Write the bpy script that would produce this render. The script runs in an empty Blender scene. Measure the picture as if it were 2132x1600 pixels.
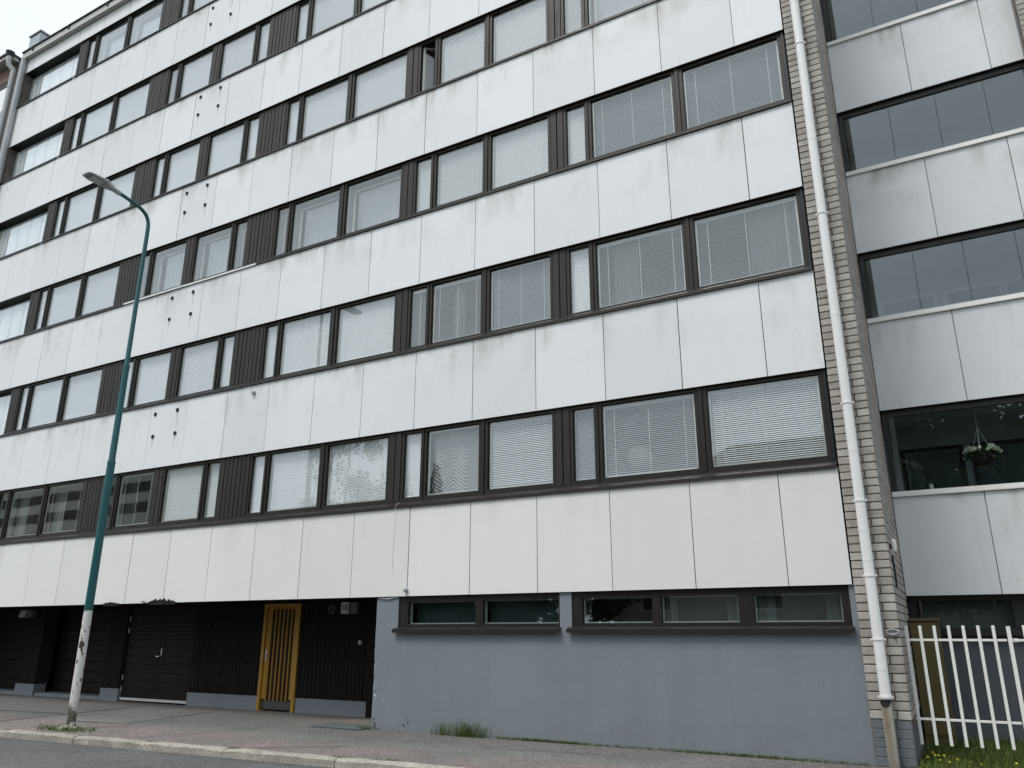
import bpy, bmesh, math, random
from mathutils import Vector, Matrix
R_ = math.radians
rnd = random.Random(7)
scene = bpy.context.scene
col = scene.collection

# ------------------------------------------------------------------ camera
cam_d = bpy.data.cameras.new("camera")
cam = bpy.data.objects.new("camera", cam_d)
col.objects.link(cam)
cam_d.sensor_fit = 'HORIZONTAL'
cam_d.sensor_width = 36.0
cam_d.lens = 27.78
cam_d.clip_start = 0.05
cam_d.clip_end = 2000
right = Vector((0.869569, 0.493810, 0.000757))
down = Vector((-0.147946, 0.261987, -0.953664))
fwd = Vector((-0.471127, 0.829165, 0.300873))
m = Matrix.Identity(4)
for i in range(3):
    m[i][0] = right[i]; m[i][1] = -down[i]; m[i][2] = -fwd[i]
m[0][3], m[1][3], m[2][3] = 5.6437, -10.7020, -0.5735
cam.matrix_world = m
scene.camera = cam

# ------------------------------------------------------------------ sky, sun, exposure
SUN_EL, SUN_AZ = R_(60), R_(203)      # azimuth clockwise from +Y: the veiled sun stands behind the camera, to the left
world = bpy.data.worlds.new("World")
scene.world = world
world.use_nodes = True
wn, wl = world.node_tree.nodes, world.node_tree.links
wn.clear()
w_out = wn.new('ShaderNodeOutputWorld')
w_bg = wn.new('ShaderNodeBackground')
w_sky = wn.new('ShaderNodeTexSky')
w_sky.sky_type = 'NISHITA'
w_sky.sun_disc = False
w_sky.sun_elevation = SUN_EL
w_sky.sun_rotation = SUN_AZ
w_sky.dust_density = 6.0
w_hsv = wn.new('ShaderNodeHueSaturation')
w_hsv.inputs['Saturation'].default_value = 0.30
w_cloud = wn.new('ShaderNodeMixRGB')
w_cloud.inputs['Fac'].default_value = 0.80
w_tc = wn.new('ShaderNodeTexCoord')
w_no = wn.new('ShaderNodeTexNoise')
w_no.inputs['Scale'].default_value = 2.2
w_no.inputs['Detail'].default_value = 5
w_rmp = wn.new('ShaderNodeValToRGB')
w_rmp.color_ramp.elements[0].position = 0.25
w_rmp.color_ramp.elements[0].color = (7.2, 8.0, 8.75, 1)
w_rmp.color_ramp.elements[1].position = 0.75
w_rmp.color_ramp.elements[1].color = (9.0, 9.7, 10.2, 1)
wl.new(w_tc.outputs['Generated'], w_no.inputs['Vector'])
wl.new(w_no.outputs['Fac'], w_rmp.inputs['Fac'])
wl.new(w_sky.outputs['Color'], w_hsv.inputs['Color'])
wl.new(w_hsv.outputs['Color'], w_cloud.inputs['Color1'])
wl.new(w_rmp.outputs['Color'], w_cloud.inputs['Color2'])
wl.new(w_cloud.outputs['Color'], w_bg.inputs['Color'])
w_bg.inputs['Strength'].default_value = 0.10
wl.new(w_bg.outputs['Background'], w_out.inputs['Surface'])

sun_d = bpy.data.lights.new("sun", 'SUN')
sun_d.energy = 1.5
sun_d.angle = R_(20)
sun_d.color = (1.0, 0.97, 0.92)
sun = bpy.data.objects.new("sun", sun_d)
col.objects.link(sun)
sdir = Vector((math.sin(SUN_AZ) * math.cos(SUN_EL), math.cos(SUN_AZ) * math.cos(SUN_EL), math.sin(SUN_EL)))
sun.rotation_euler = sdir.to_track_quat('Z', 'Y').to_euler()
sun.location = (0, -20, 40)

vs = scene.view_settings
vs.view_transform = 'Standard'
vs.look = 'None'
vs.exposure = 0.37
vs.gamma = 1.0
vs.use_curve_mapping = False
scene.cycles.use_denoising = True
scene.cycles.max_bounces = 10
scene.cycles.transparent_max_bounces = 24
scene.cycles.caustics_reflective = False
scene.cycles.caustics_refractive = False

# ------------------------------------------------------------------ material helpers
class NT:
    def __init__(s, name):
        s.m = bpy.data.materials.new(name)
        s.m.use_nodes = True
        s.n, s.l = s.m.node_tree.nodes, s.m.node_tree.links
        s.n.clear()
        s.out = s.n.new('ShaderNodeOutputMaterial')
        s.tc = s.n.new('ShaderNodeTexCoord')
    def node(s, t, **kw):
        n = s.n.new(t)
        for k, v in kw.items():
            if isinstance(k, str) and hasattr(n, k) and k not in n.inputs:
                setattr(n, k, v)
            else:
                n.inputs[k].default_value = v
        return n
    def link(s, a, b): s.l.new(a, b)
    def mapping(s, scale=(1, 1, 1), src='Object', loc=(0, 0, 0)):
        mp = s.n.new('ShaderNodeMapping')
        mp.inputs['Scale'].default_value = scale
        mp.inputs['Location'].default_value = loc
        s.link(s.tc.outputs[src], mp.inputs['Vector'])
        return mp.outputs['Vector']
    def noise(s, vec, scale, detail=4, rough=0.55):
        n = s.node('ShaderNodeTexNoise', Scale=scale, Detail=detail, Roughness=rough)
        s.link(vec, n.inputs['Vector'])
        return n.outputs['Fac']
    def ramp(s, fac, stops):
        r = s.n.new('ShaderNodeValToRGB')
        e = r.color_ramp.elements
        while len(e) < len(stops): e.new(0.5)
        for el, (p, c) in zip(e, stops):
            el.position = p
            el.color = (c, c, c, 1) if isinstance(c, (int, float)) else (*c, 1)
        s.link(fac, r.inputs['Fac'])
        return r.outputs['Color']
    def mix(s, fac, a, b, mode='MIX'):
        x = s.n.new('ShaderNodeMixRGB')
        x.blend_type = mode
        for sock, v in ((x.inputs['Fac'], fac), (x.inputs['Color1'], a), (x.inputs['Color2'], b)):
            if isinstance(v, (int, float)): sock.default_value = v if sock.name == 'Fac' else (v, v, v, 1)
            elif isinstance(v, tuple): sock.default_value = (*v, 1)
            else: s.link(v, sock)
        return x.outputs['Color']
    def math(s, op, a, b=None, c=None):
        x = s.n.new('ShaderNodeMath')
        x.operation = op
        for i, v in enumerate((a, b, c)):
            if v is None: continue
            if isinstance(v, (int, float)): x.inputs[i].default_value = v
            else: s.link(v, x.inputs[i])
        return x.outputs[0]
    def bump(s, h, strength=0.3, dist=0.01):
        b = s.node('ShaderNodeBump', Strength=strength, Distance=dist)
        s.link(h, b.inputs['Height'])
        return b.outputs['Normal']
    def bsdf(s, color, rough=0.6, normal=None, metallic=0.0, spec=0.5):
        b = s.n.new('ShaderNodeBsdfPrincipled')
        for k, v in (('Base Color', color), ('Roughness', rough), ('Metallic', metallic), ('Specular IOR Level', spec)):
            if isinstance(v, tuple): b.inputs[k].default_value = (*v, 1)
            elif isinstance(v, (int, float)): b.inputs[k].default_value = v
            else: s.link(v, b.inputs[k])
        if normal is not None: s.link(normal, b.inputs['Normal'])
        s.link(b.outputs['BSDF'], s.out.inputs['Surface'])
        return b
    def rand(s):
        return s.n.new('ShaderNodeObjectInfo').outputs['Random']

M = {}

def simple(name, color, rough=0.6, var=0.12, scale=6.0, metallic=0.0, spec=0.5, bump=0.0, bscale=60, stretch=(1, 1, 1), rvar=0.0):
    """plain paint or metal with a little mottling"""
    t = NT(name)
    v = t.mapping(stretch)
    f = t.noise(v, scale, 5)
    c = t.mix(f, tuple(x * (1 - var) for x in color), tuple(min(1, x * (1 + var)) for x in color))
    if rvar:
        c = t.mix(1.0, c, t.ramp(t.rand(), [(0, 1 - rvar), (1, 1 + rvar)]), 'MULTIPLY')
    rg = t.ramp(t.noise(v, scale * 2.3, 3), [(0.3, max(0.02, rough - 0.07)), (0.7, min(1, rough + 0.07))])
    nm = t.bump(t.noise(v, bscale, 3), bump, 0.004) if bump else None
    t.bsdf(c, rg, nm, metallic, spec)
    M[name] = t.m
    return t.m

def panel_material(name, color, dirt, streak_x=None):
    """fibre-cement sheet: faint mottling, rain streaks running down from the flashing above, grime near the edges"""
    t = NT(name)
    ob = t.tc.outputs['Object']
    sep = t.n.new('ShaderNodeSeparateXYZ'); t.link(ob, sep.inputs[0])
    geo = t.n.new('ShaderNodeNewGeometry')
    mp = t.n.new('ShaderNodeMapping'); t.link(geo.outputs['Position'], mp.inputs['Vector'])
    wp = mp.outputs['Vector']
    mp2 = t.n.new('ShaderNodeMapping'); mp2.inputs['Scale'].default_value = (1, 1, 0.17); t.link(geo.outputs['Position'], mp2.inputs['Vector'])
    stretched = mp2.outputs['Vector']
    rv = t.rand()
    base = t.mix(t.noise(wp, 1.3, 6), tuple(x * 0.965 for x in color), tuple(min(1, x * 1.03) for x in color))
    base = t.mix(1.0, base, t.ramp(rv, [(0, 0.925), (1, 1.02)]), 'MULTIPLY')
    base = t.mix(1.0, base, t.ramp(t.noise(wp, 38, 4), [(0.3, 0.97), (0.7, 1.015)]), 'MULTIPLY')
    # streaks: strongest at the top edge (z = +0.71), gone below the middle
    top = t.ramp(t.math('ADD', t.math('MULTIPLY', sep.outputs['Z'], 0.70), 0.5), [(0.40, 0.0), (0.78, 0.42), (0.985, 1.0)])
    stn = t.ramp(t.noise(stretched, 3.4, 5, 0.62), [(0.40, 0.0), (0.70, 1.0)])
    patch = t.ramp(t.noise(wp, 1.1, 2), [(0.43, 0.0), (0.60, 1.0)])
    k = t.math('MULTIPLY', t.math('MULTIPLY', top, stn), patch)
    c = t.mix(t.math('MULTIPLY', k, min(1.0, dirt)), base, (0.215, 0.185, 0.15))
    # long faint runs all the way down
    runs = t.ramp(t.noise(stretched, 9.0, 6, 0.7), [(0.5, 0.0), (0.78, 1.0)])
    c = t.mix(t.math('MULTIPLY', t.math('MULTIPLY', runs, patch), 0.30 * dirt), c, (0.34, 0.33, 0.31))
    # grime creeping in from the sheet edges
    if streak_x:
        for (sx, sz, ln) in streak_x:
            dx = t.math('ABSOLUTE', t.math('SUBTRACT', sep.outputs['X'], sx))
            a = t.ramp(dx, [(0.004, 1.0), (0.022, 0.0)])
            dz = t.math('SUBTRACT', sz, sep.outputs['Z'])
            b = t.ramp(t.math('DIVIDE', dz, ln), [(0.0, 0.0), (0.02, 1.0), (1.0, 0.0)])
            c = t.mix(t.math('MULTIPLY', t.math('MULTIPLY', a, b), 0.75), c, (0.11, 0.11, 0.11))
    # specks
    sp = t.ramp(t.noise(wp, 70, 1), [(0.76, 0.0), (0.80, 1.0)])
    c = t.mix(t.math('MULTIPLY', sp, 0.22), c, (0.25, 0.24, 0.22))
    nm = t.bump(t.noise(wp, 5, 3), 0.05, 0.02)
    t.bsdf(c, 0.55, nm, 0.0, 0.35)
    M[name] = t.m

BOLT = [(-0.43, 0.0), (0.29, 0.0)]
P_COL = (0.81, 0.812, 0.80)
panel_material('panel_clean', P_COL, 0.18)
panel_material('panel_worn', (0.79, 0.80, 0.815), 0.72)
panel_material('panel_bolted', (0.78, 0.795, 0.82), 0.6,
               [(-0.43, 0.505, 0.10), (0.29, 0.515, 0.42), (-0.43, -0.02, 0.30), (0.29, -0.015, 0.36)])
panel_material('panel_wing', (0.77, 0.79, 0.81), 0.75)

simple('dark_metal', (0.0145, 0.0135, 0.0135), 0.45, 0.15, 5, spec=0.35)
simple('dark_board', (0.019, 0.0175, 0.018), 0.5, 0.2, 3, spec=0.35, rvar=0.22, stretch=(1, 1, 0.2))
simple('backing', (0.012, 0.012, 0.013), 0.9)
simple('pale_frame', (0.56, 0.57, 0.54), 0.5, 0.05)
simple('blind_white', (0.91, 0.94, 0.95), 0.5, 0.03)
simple('blind_grey', (0.24, 0.275, 0.295), 0.5, 0.03)
simple('cord_white', (0.8, 0.8, 0.78), 0.6, 0.02)
simple('room', (0.55, 0.53, 0.50), 0.9, 0.05, 1)
simple('room_dark', (0.40, 0.43, 0.44), 0.9, 0.08, 1)
simple('white_metal', (0.80, 0.80, 0.79), 0.38, 0.03, 3)
simple('aluminium', (0.62, 0.63, 0.63), 0.4, 0.06, 4)
simple('grey_metal', (0.42, 0.44, 0.46), 0.45, 0.12, 4)
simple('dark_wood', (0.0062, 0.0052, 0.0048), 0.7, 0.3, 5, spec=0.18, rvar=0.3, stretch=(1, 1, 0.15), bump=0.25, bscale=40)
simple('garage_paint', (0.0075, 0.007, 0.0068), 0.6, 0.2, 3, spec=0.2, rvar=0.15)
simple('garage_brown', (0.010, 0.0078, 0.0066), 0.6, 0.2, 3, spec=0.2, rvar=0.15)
simple('yellow_paint', (0.45, 0.235, 0.022), 0.5, 0.1, 6, rvar=0.10)
simple('brown_inner', (0.018, 0.008, 0.004), 0.6, 0.2, 6)
simple('kick_steel', (0.10, 0.105, 0.105), 0.45, 0.25, 9, metallic=0.6)
simple('steel', (0.55, 0.55, 0.53), 0.3, 0.1, 9, metallic=0.9)
simple('black', (0.012, 0.012, 0.012), 0.6)
simple('reflection_teal', (0.060, 0.088, 0.092), 0.8, 0.15, 2)  # tone of dark trees mirrored in the strip windows, put into the colour
simple('reflection_grey', (0.13, 0.13, 0.118), 0.8, 0.15, 2)
simple('spall', (0.085, 0.092, 0.11), 0.95, 0.4, 40)
simple('felt', (0.007, 0.007, 0.007), 0.95, 0.4, 30, bump=0.8, bscale=60)
simple('lamp_grey', (0.36, 0.37, 0.38), 0.45, 0.08, 6)
simple('lamp_lens', (0.30, 0.32, 0.33), 0.25, 0.1, 9)
simple('box_cream', (0.66, 0.66, 0.60), 0.5, 0.05)
simple('box_grey', (0.15, 0.155, 0.155), 0.5, 0.05)
simple('cabinet_paint', (0.115, 0.092, 0.035), 0.55, 0.12, 3)
simple('wing_base', (0.085, 0.095, 0.11), 0.8, 0.12, 2)
simple('wing_frame', (0.012, 0.015, 0.017), 0.5)
simple('wing_inner', (0.42, 0.43, 0.43), 0.8, 0.08, 2)
simple('brown_panel', (0.17, 0.10, 0.065), 0.7, 0.15, 3)
simple('terracotta', (0.05, 0.025, 0.016), 0.8, 0.3, 20)
simple('petal', (0.85, 0.86, 0.62), 0.6, 0.1, 20)
simple('dandelion', (0.70, 0.52, 0.03), 0.7, 0.1, 20)
simple('paper', (0.8, 0.79, 0.76), 0.9)
simple('zinc', (0.36, 0.40, 0.43), 0.4, 0.15, 3, metallic=0.4)
simple('eave_paint', (0.50, 0.50, 0.47), 0.6, 0.12, 3)
simple('siding', (0.62, 0.60, 0.55), 0.8)
simple('roof_dark', (0.035, 0.033, 0.033), 0.8, 0.2, 3)
simple('bark', (0.10, 0.08, 0.06), 0.9, 0.3, 8)
simple('grate_steel', (0.20, 0.23, 0.225), 0.5, 0.15, 9, metallic=0.5)

def cloth(name, color, trans):
    t = NT(name)
    d = t.node('ShaderNodeBsdfDiffuse'); d.inputs['Color'].default_value = (*color, 1)
    tr = t.node('ShaderNodeBsdfTranslucent'); tr.inputs['Color'].default_value = (*color, 1)
    mx = t.node('ShaderNodeMixShader'); mx.inputs[0].default_value = 0.35
    t.link(d.outputs[0], mx.inputs[1]); t.link(tr.outputs[0], mx.inputs[2])
    tp = t.node('ShaderNodeBsdfTransparent')
    mx2 = t.node('ShaderNodeMixShader'); mx2.inputs[0].default_value = trans
    t.link(mx.outputs[0], mx2.inputs[1]); t.link(tp.outputs[0], mx2.inputs[2])
    t.link(mx2.outputs[0], t.out.inputs['Surface'])
    M[name] = t.m
cloth('curtain_sheer', (0.70, 0.71, 0.71), 0.25)
cloth('curtain_grey', (0.42, 0.44, 0.44), 0.15)
cloth('curtain_lace', (0.62, 0.64, 0.65), 0.10)

def glass(name, tint, gain, rough=0.0):
    """thin window glass: clear, with the double reflection of a sealed pane"""
    t = NT(name)
    lw = t.node('ShaderNodeLayerWeight'); lw.inputs['Blend'].default_value = 0.5
    sch = t.math('MULTIPLY_ADD', t.math('POWER', lw.outputs['Facing'], 5.0), 0.96, 0.04)     # same from both sides of the pane
    k = t.math('MINIMUM', t.math('MULTIPLY', sch, gain), 0.95)
    tp = t.node('ShaderNodeBsdfTransparent'); tp.inputs['Color'].default_value = (*tint, 1)
    gl = t.node('ShaderNodeBsdfGlossy'); gl.inputs['Roughness'].default_value = rough
    gl.inputs['Color'].default_value = (0.93, 0.97, 1.0, 1)
    # old glass is not perfectly flat
    nz = t.noise(t.mapping((1, 1, 1), 'Object'), 1.6, 1)
    t.link(t.bump(nz, 0.010, 0.02), gl.inputs['Normal'])
    mx = t.node('ShaderNodeMixShader')
    t.link(k, mx.inputs[0]); t.link(tp.outputs[0], mx.inputs[1]); t.link(gl.outputs[0], mx.inputs[2])
    t.link(mx.outputs[0], t.out.inputs['Surface'])
    M[name] = t.m
glass('glass', (0.99, 1.0, 1.0), 2.0)
glass('glass_inner', (0.96, 0.975, 0.975), 2.0)
glass('glass_balcony', (0.88, 0.93, 0.95), 2.0)
glass('glass_low', (0.86, 0.90, 0.90), 1.9)

def mat_brick(name, cols, dirt=0.5):
    t = NT(name)
    geo = t.n.new('ShaderNodeNewGeometry')
    wp = geo.outputs['Position']
    c = t.ramp(t.rand(), [(0.0, cols[0]), (0.5, cols[1]), (1.0, cols[2])])
    isl = t.ramp(geo.outputs['Random Per Island'], [(0.0, 0.84), (1.0, 1.10)])
    c = t.mix(1.0, c, isl, 'MULTIPLY')
    c = t.mix(1.0, c, t.ramp(t.noise(wp, 22, 5), [(0.3, 0.86), (0.7, 1.08)]), 'MULTIPLY')
    st = t.ramp(t.noise(wp, 3.2, 6, 0.7), [(0.5, 0.0), (0.72, 1.0)])
    c = t.mix(t.math('MULTIPLY', st, dirt), c, (0.12, 0.105, 0.09))
    nm = t.bump(t.noise(wp, 90, 4), 0.5, 0.004)
    t.bsdf(c, 0.85, nm, 0, 0.25)
    M[name] = t.m
mat_brick('brick', [(0.35, 0.325, 0.295), (0.43, 0.40, 0.365), (0.50, 0.475, 0.435)])
mat_brick('brick_dark', [(0.13, 0.12, 0.115), (0.16, 0.15, 0.14), (0.19, 0.175, 0.165)])
mat_brick('brick_painted', [(0.15, 0.168, 0.19), (0.16, 0.178, 0.20), (0.17, 0.188, 0.21)], 0.15)
simple('mortar', (0.135, 0.125, 0.113), 0.95, 0.2, 12)
simple('mortar_dark', (0.085, 0.08, 0.078), 0.95, 0.2, 12)

def mat_concrete():
    """grey-painted cast concrete: shutter-board ribs, pits, cracks, scuffs near the ground"""
    t = NT('grey_concrete')
    ob = t.tc.outputs['Object']
    sep = t.n.new('ShaderNodeSeparateXYZ'); t.link(ob, sep.inputs[0])
    v = t.mapping((1, 1, 1)); vs_ = t.mapping((1, 1, 0.06)); vh = t.mapping((0.12, 1, 1))
    c = t.mix(t.noise(v, 1.1, 6), (0.190, 0.216, 0.243), (0.214, 0.242, 0.270))
    c = t.mix(1.0, c, t.ramp(t.noise(vs_, 3.0, 6, 0.7), [(0.3, 0.94), (0.7, 1.045)]), 'MULTIPLY')
    c = t.mix(1.0, c, t.ramp(t.noise(v, 0.7, 7, 0.65), [(0.3, 0.95), (0.7, 1.045)]), 'MULTIPLY')
    c = t.mix(1.0, c, t.ramp(t.noise(vh, 14.0, 4, 0.6), [(0.3, 0.98), (0.7, 1.018)]), 'MULTIPLY')
    lowg = t.ramp(t.math('MULTIPLY', t.math('ADD', sep.outputs['Z'], 2.06), 1.0), [(0.0, 1.0), (0.18, 0.45), (0.75, 0.0)])
    g = t.math('MULTIPLY', lowg, t.ramp(t.noise(v, 2.6, 6, 0.7), [(0.40, 0.0), (0.68, 1.0)]))
    c = t.mix(t.math('MULTIPLY', g, 0.55), c, (0.150, 0.148, 0.150))
    pits = t.ramp(t.noise(v, 21, 2), [(0.725, 0.0), (0.76, 1.0)])
    c = t.mix(t.math('MULTIPLY', pits, 0.5), c, (0.07, 0.075, 0.082))
    # hairline cracks: thin band around wandering vertical lines
    crack = None
    for (x0, amp, z1, seed) in ((0.43, 0.07, -0.6, 5), (1.74, 0.05, -0.95, 9), (-0.84, 0.010, -0.62, 12), (2.75, 0.012, -0.6, 15)):
        wv = t.mapping((0, 0, 1), loc=(seed * 3.1, seed, 0))
        wob = t.math('MULTIPLY', t.math('SUBTRACT', t.noise(wv, 3.2, 5, 0.7), 0.5), max(amp, 0.004) * 2)
        dx = t.math('ABSOLUTE', t.math('SUBTRACT', sep.outputs['X'], t.math('ADD', wob, x0)))
        a = t.ramp(dx, [(0.0020, 1.0), (0.0065, 0.0)])
        if z1 < 0:
            a = t.math('MULTIPLY', a, t.math('LESS_THAN', sep.outputs['Z'], z1))
        crack = a if crack is None else t.math('MAXIMUM', crack, a)
    brk = t.ramp(t.noise(v, 6.0, 4), [(0.42, 0.05), (0.62, 0.75)])
    crack = t.math('MULTIPLY', crack, brk)
    c = t.mix(t.math('MULTIPLY', crack, 0.7), c, (0.09, 0.095, 0.105))
    hgt = t.math('ADD', t.math('MULTIPLY', t.noise(vh, 30, 3), 0.18), t.math('MULTIPLY', t.noise(v, 60, 3), 0.5))
    hgt = t.math('SUBTRACT', hgt, t.math('ADD', t.math('MULTIPLY', pits, 0.9), t.math('MULTIPLY', crack, 1.0)))
    t.bsdf(c, 0.72, t.bump(hgt, 0.28, 0.004), 0, 0.3)
    M['grey_concrete'] = t.m
mat_concrete()
simple('plinth_paint', (0.205, 0.230, 0.255), 0.75, 0.12, 3, bump=0.4, bscale=40)

def mat_asphalt(name, base, pink, wet):
    t = NT(name)
    v = t.mapping((1, 1, 1))
    sep = t.n.new('ShaderNodeSeparateXYZ'); t.link(t.tc.outputs['Object'], sep.inputs[0])
    big = t.noise(v, 0.55, 5, 0.6)
    c = t.mix(t.ramp(big, [(0.3, 0.0), (0.7, 1.0)]), tuple(x * 0.80 for x in base), tuple(x * 1.16 for x in base))
    if pink:
        strip = t.ramp(t.math('MULTIPLY', t.math('ADD', sep.outputs['Y'], 2.9), 0.5), [(0.05, 1.0), (0.55, 0.85), (0.85, 0.0)])
        pk = t.math('MULTIPLY', strip, t.ramp(t.noise(v, 0.8, 4), [(0.36, 0.1), (0.62, 1.0)]))
        c = t.mix(t.math('MULTIPLY', pk, 0.75), c, pink)
    if pink:      # older, smoother paving in front of the garages
        wob = t.math('MULTIPLY', t.math('SUBTRACT', t.noise(v, 1.3, 3), 0.5), 0.5)
        px = t.ramp(t.math('MULTIPLY', t.math('ADD', t.math('ADD', sep.outputs['X'], 9.6), wob), 0.5), [(0.0, 1.0), (0.02, 0.0)])
        py = t.ramp(t.math('ADD', sep.outputs['Y'], t.math('ADD', wob, 1.3)), [(0.0, 0.0), (0.5, 1.0)])
        c = t.mix(t.math('MAXIMUM', t.math('MULTIPLY', px, 0.42), t.math('MULTIPLY', py, 0.30)), c, tuple(x * 0.5 for x in base))
    else:         # grit and damp lying along the kerb
        gut = t.ramp(t.math('ADD', sep.outputs['Y'], t.math('MULTIPLY_ADD', t.noise(v, 2.4, 5), 0.5, t.math('MULTIPLY_ADD', sep.outputs['X'], -0.055, 2.55))), [(0.0, 0.0), (0.35, 1.0)])
        c = t.mix(t.math('MULTIPLY', gut, 0.6), c, (0.055, 0.052, 0.047))
    vor = t.node('ShaderNodeTexVoronoi', Scale=95.0); t.link(v, vor.inputs['Vector'])
    vor2 = t.node('ShaderNodeTexVoronoi', Scale=42.0); t.link(v, vor2.inputs['Vector'])
    g1 = t.ramp(vor.outputs['Color'], [(0.0, 0.45), (0.70, 1.05), (1.0, 2.4)])
    g2 = t.ramp(vor2.outputs['Color'], [(0.0, 0.78), (0.8, 1.05), (1.0, 1.7)])
    c = t.mix(1.0, c, g1, 'MULTIPLY'); c = t.mix(1.0, c, g2, 'MULTIPLY')
    c = t.mix(1.0, c, t.ramp(t.noise(v, 6, 5, 0.7), [(0.3, 0.84), (0.7, 1.12)]), 'MULTIPLY')
    # dark stains
    stn = t.ramp(t.noise(t.mapping((1, 1.6, 1), loc=(4, 2, 0)), 0.9, 6, 0.65), [(0.55, 0.0), (0.75, 1.0)])
    c = t.mix(t.math('MULTIPLY', stn, 0.45), c, tuple(x * 0.42 for x in base))
    hgt = t.math('ADD', vor.outputs['Distance'], t.noise(v, 40, 3))
    t.bsdf(c, wet, t.bump(hgt, 0.55, 0.006), 0, 0.35)
    M[name] = t.m
mat_asphalt('asphalt_pavement', (0.185, 0.180, 0.170), (0.27, 0.205, 0.195), 0.85)
mat_asphalt('asphalt_road', (0.125, 0.127, 0.130), None, 0.8)

def mat_granite():
    t = NT('granite')
    geo = t.n.new('ShaderNodeNewGeometry'); wp = geo.outputs['Position']
    c = t.ramp(t.rand(), [(0, (0.33, 0.31, 0.27)), (1, (0.42, 0.39, 0.345))])
    vor = t.node('ShaderNodeTexVoronoi', Scale=70.0); t.link(wp, vor.inputs['Vector'])
    c = t.mix(1.0, c, t.ramp(vor.outputs['Color'], [(0, 0.6), (0.5, 1.0), (1, 1.35)]), 'MULTIPLY')
    c = t.mix(1.0, c, t.ramp(t.noise(wp, 4, 6, 0.7), [(0.3, 0.72), (0.7, 1.15)]), 'MULTIPLY')
    t.bsdf(c, 0.85, t.bump(t.noise(wp, 28, 5, 0.7), 0.8, 0.012), 0, 0.3)
    M['granite'] = t.m
mat_granite()

def mat_leaf(name, a, b):
    t = NT(name)
    geo = t.n.new('ShaderNodeNewGeometry')
    c = t.ramp(geo.outputs['Random Per Island'], [(0, a), (1, b)])
    d = t.node('ShaderNodeBsdfDiffuse'); t.link(c, d.inputs['Color'])
    tr = t.node('ShaderNodeBsdfTranslucent'); t.link(c, tr.inputs['Color'])
    mx = t.node('ShaderNodeMixShader'); mx.inputs[0].default_value = 0.3
    t.link(d.outputs[0], mx.inputs[1]); t.link(tr.outputs[0], mx.inputs[2])
    t.link(mx.outputs[0], t.out.inputs['Surface'])
    M[name] = t.m
mat_leaf('leaf', (0.020, 0.045, 0.014), (0.060, 0.10, 0.030))
mat_leaf('needle', (0.012, 0.028, 0.014), (0.030, 0.055, 0.026))
mat_leaf('grass_blade', (0.05, 0.11, 0.022), (0.19, 0.22, 0.075))
simple('soil', (0.030, 0.040, 0.014), 0.95, 0.4, 12, bump=0.6, bscale=30)

def mat_pole(name, col_, zsplit=None):
    """painted lamp post; with zsplit: white paint chipped to rust, dirty at the foot"""
    t = NT(name)
    v = t.mapping((1, 1, 1)); sep = t.n.new('ShaderNodeSeparateXYZ'); t.link(t.tc.outputs['Object'], sep.inputs[0])
    c = t.mix(t.noise(v, 3, 5), tuple(x * 0.88 for x in col_), tuple(min(1, x * 1.1) for x in col_))
    if zsplit:
        ch = t.ramp(t.noise(t.mapping((1, 1, 0.45), loc=(1.7, 0.4, 0.2)), 11, 3, 0.6), [(0.575, 0.0), (0.595, 1.0)])
        foot = t.ramp(sep.outputs['Z'], [(0.0, 1.0), (0.30, 0.85), (0.42, 0.0)])
        fn = t.ramp(t.noise(t.mapping((1, 1, 0.7), loc=(0.4, 3, 1)), 9, 5, 0.7), [(0.42, 0.0), (0.50, 1.0)])
        k = t.math('MAXIMUM', ch, t.math('MULTIPLY', foot, fn))
        rust = t.mix(t.noise(v, 30, 4), (0.030, 0.022, 0.014), (0.085, 0.065, 0.040))
        c = t.mix(k, c, rust)
        run = t.ramp(t.noise(t.mapping((1, 1, 0.05)), 14, 4), [(0.62, 0.0), (0.74, 1.0)])
        c = t.mix(t.math('MULTIPLY', run, 0.35), c, (0.26, 0.20, 0.12))
    t.bsdf(c, 0.42, None, 0, 0.45)
    M[name] = t.m
mat_pole('teal_paint', (0.006, 0.092, 0.100))
mat_pole('white_chipped', (0.66, 0.66, 0.64), True)

def mat_rust_pipe():
    t = NT('rusty_pipe')
    v = t.mapping((1, 1, 0.25)); ob = t.n.new('ShaderNodeSeparateXYZ'); t.link(t.tc.outputs['Object'], ob.inputs[0])
    n1 = t.ramp(t.noise(v, 9, 5, 0.7), [(0.35, 0.0), (0.65, 1.0)])
    pale = t.mix(t.noise(v, 22, 4), (0.30, 0.29, 0.22), (0.52, 0.51, 0.46))
    # the rust runs down the middle of the front, from the broken mouth
    mid = t.ramp(t.math('ABSOLUTE', t.math('ADD', ob.outputs['X'], 0.010)), [(0.018, 1.0), (0.052, 0.0)])
    up = t.ramp(ob.outputs['Z'], [(0.05, 0.55), (0.45, 1.0)])
    k = t.math('MULTIPLY', t.math('MULTIPLY', mid, up), t.ramp(n1, [(0, 0.55), (1, 1)]))
    c = t.mix(k, pale, t.mix(t.noise(v, 16, 5), (0.065, 0.027, 0.009), (0.18, 0.075, 0.024)))
    low = t.ramp(ob.outputs['Z'], [(0.0, 1.0), (0.30, 0.0)])
    c = t.mix(t.math('MULTIPLY', low, 0.7), c, t.mix(t.noise(v, 26, 4), (0.10, 0.095, 0.08), (0.25, 0.245, 0.22)))
    t.bsdf(c, 0.7, t.bump(t.noise(v, 40, 4), 0.3, 0.003), 0, 0.3)
    M['rusty_pipe'] = t.m
mat_rust_pipe()

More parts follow.
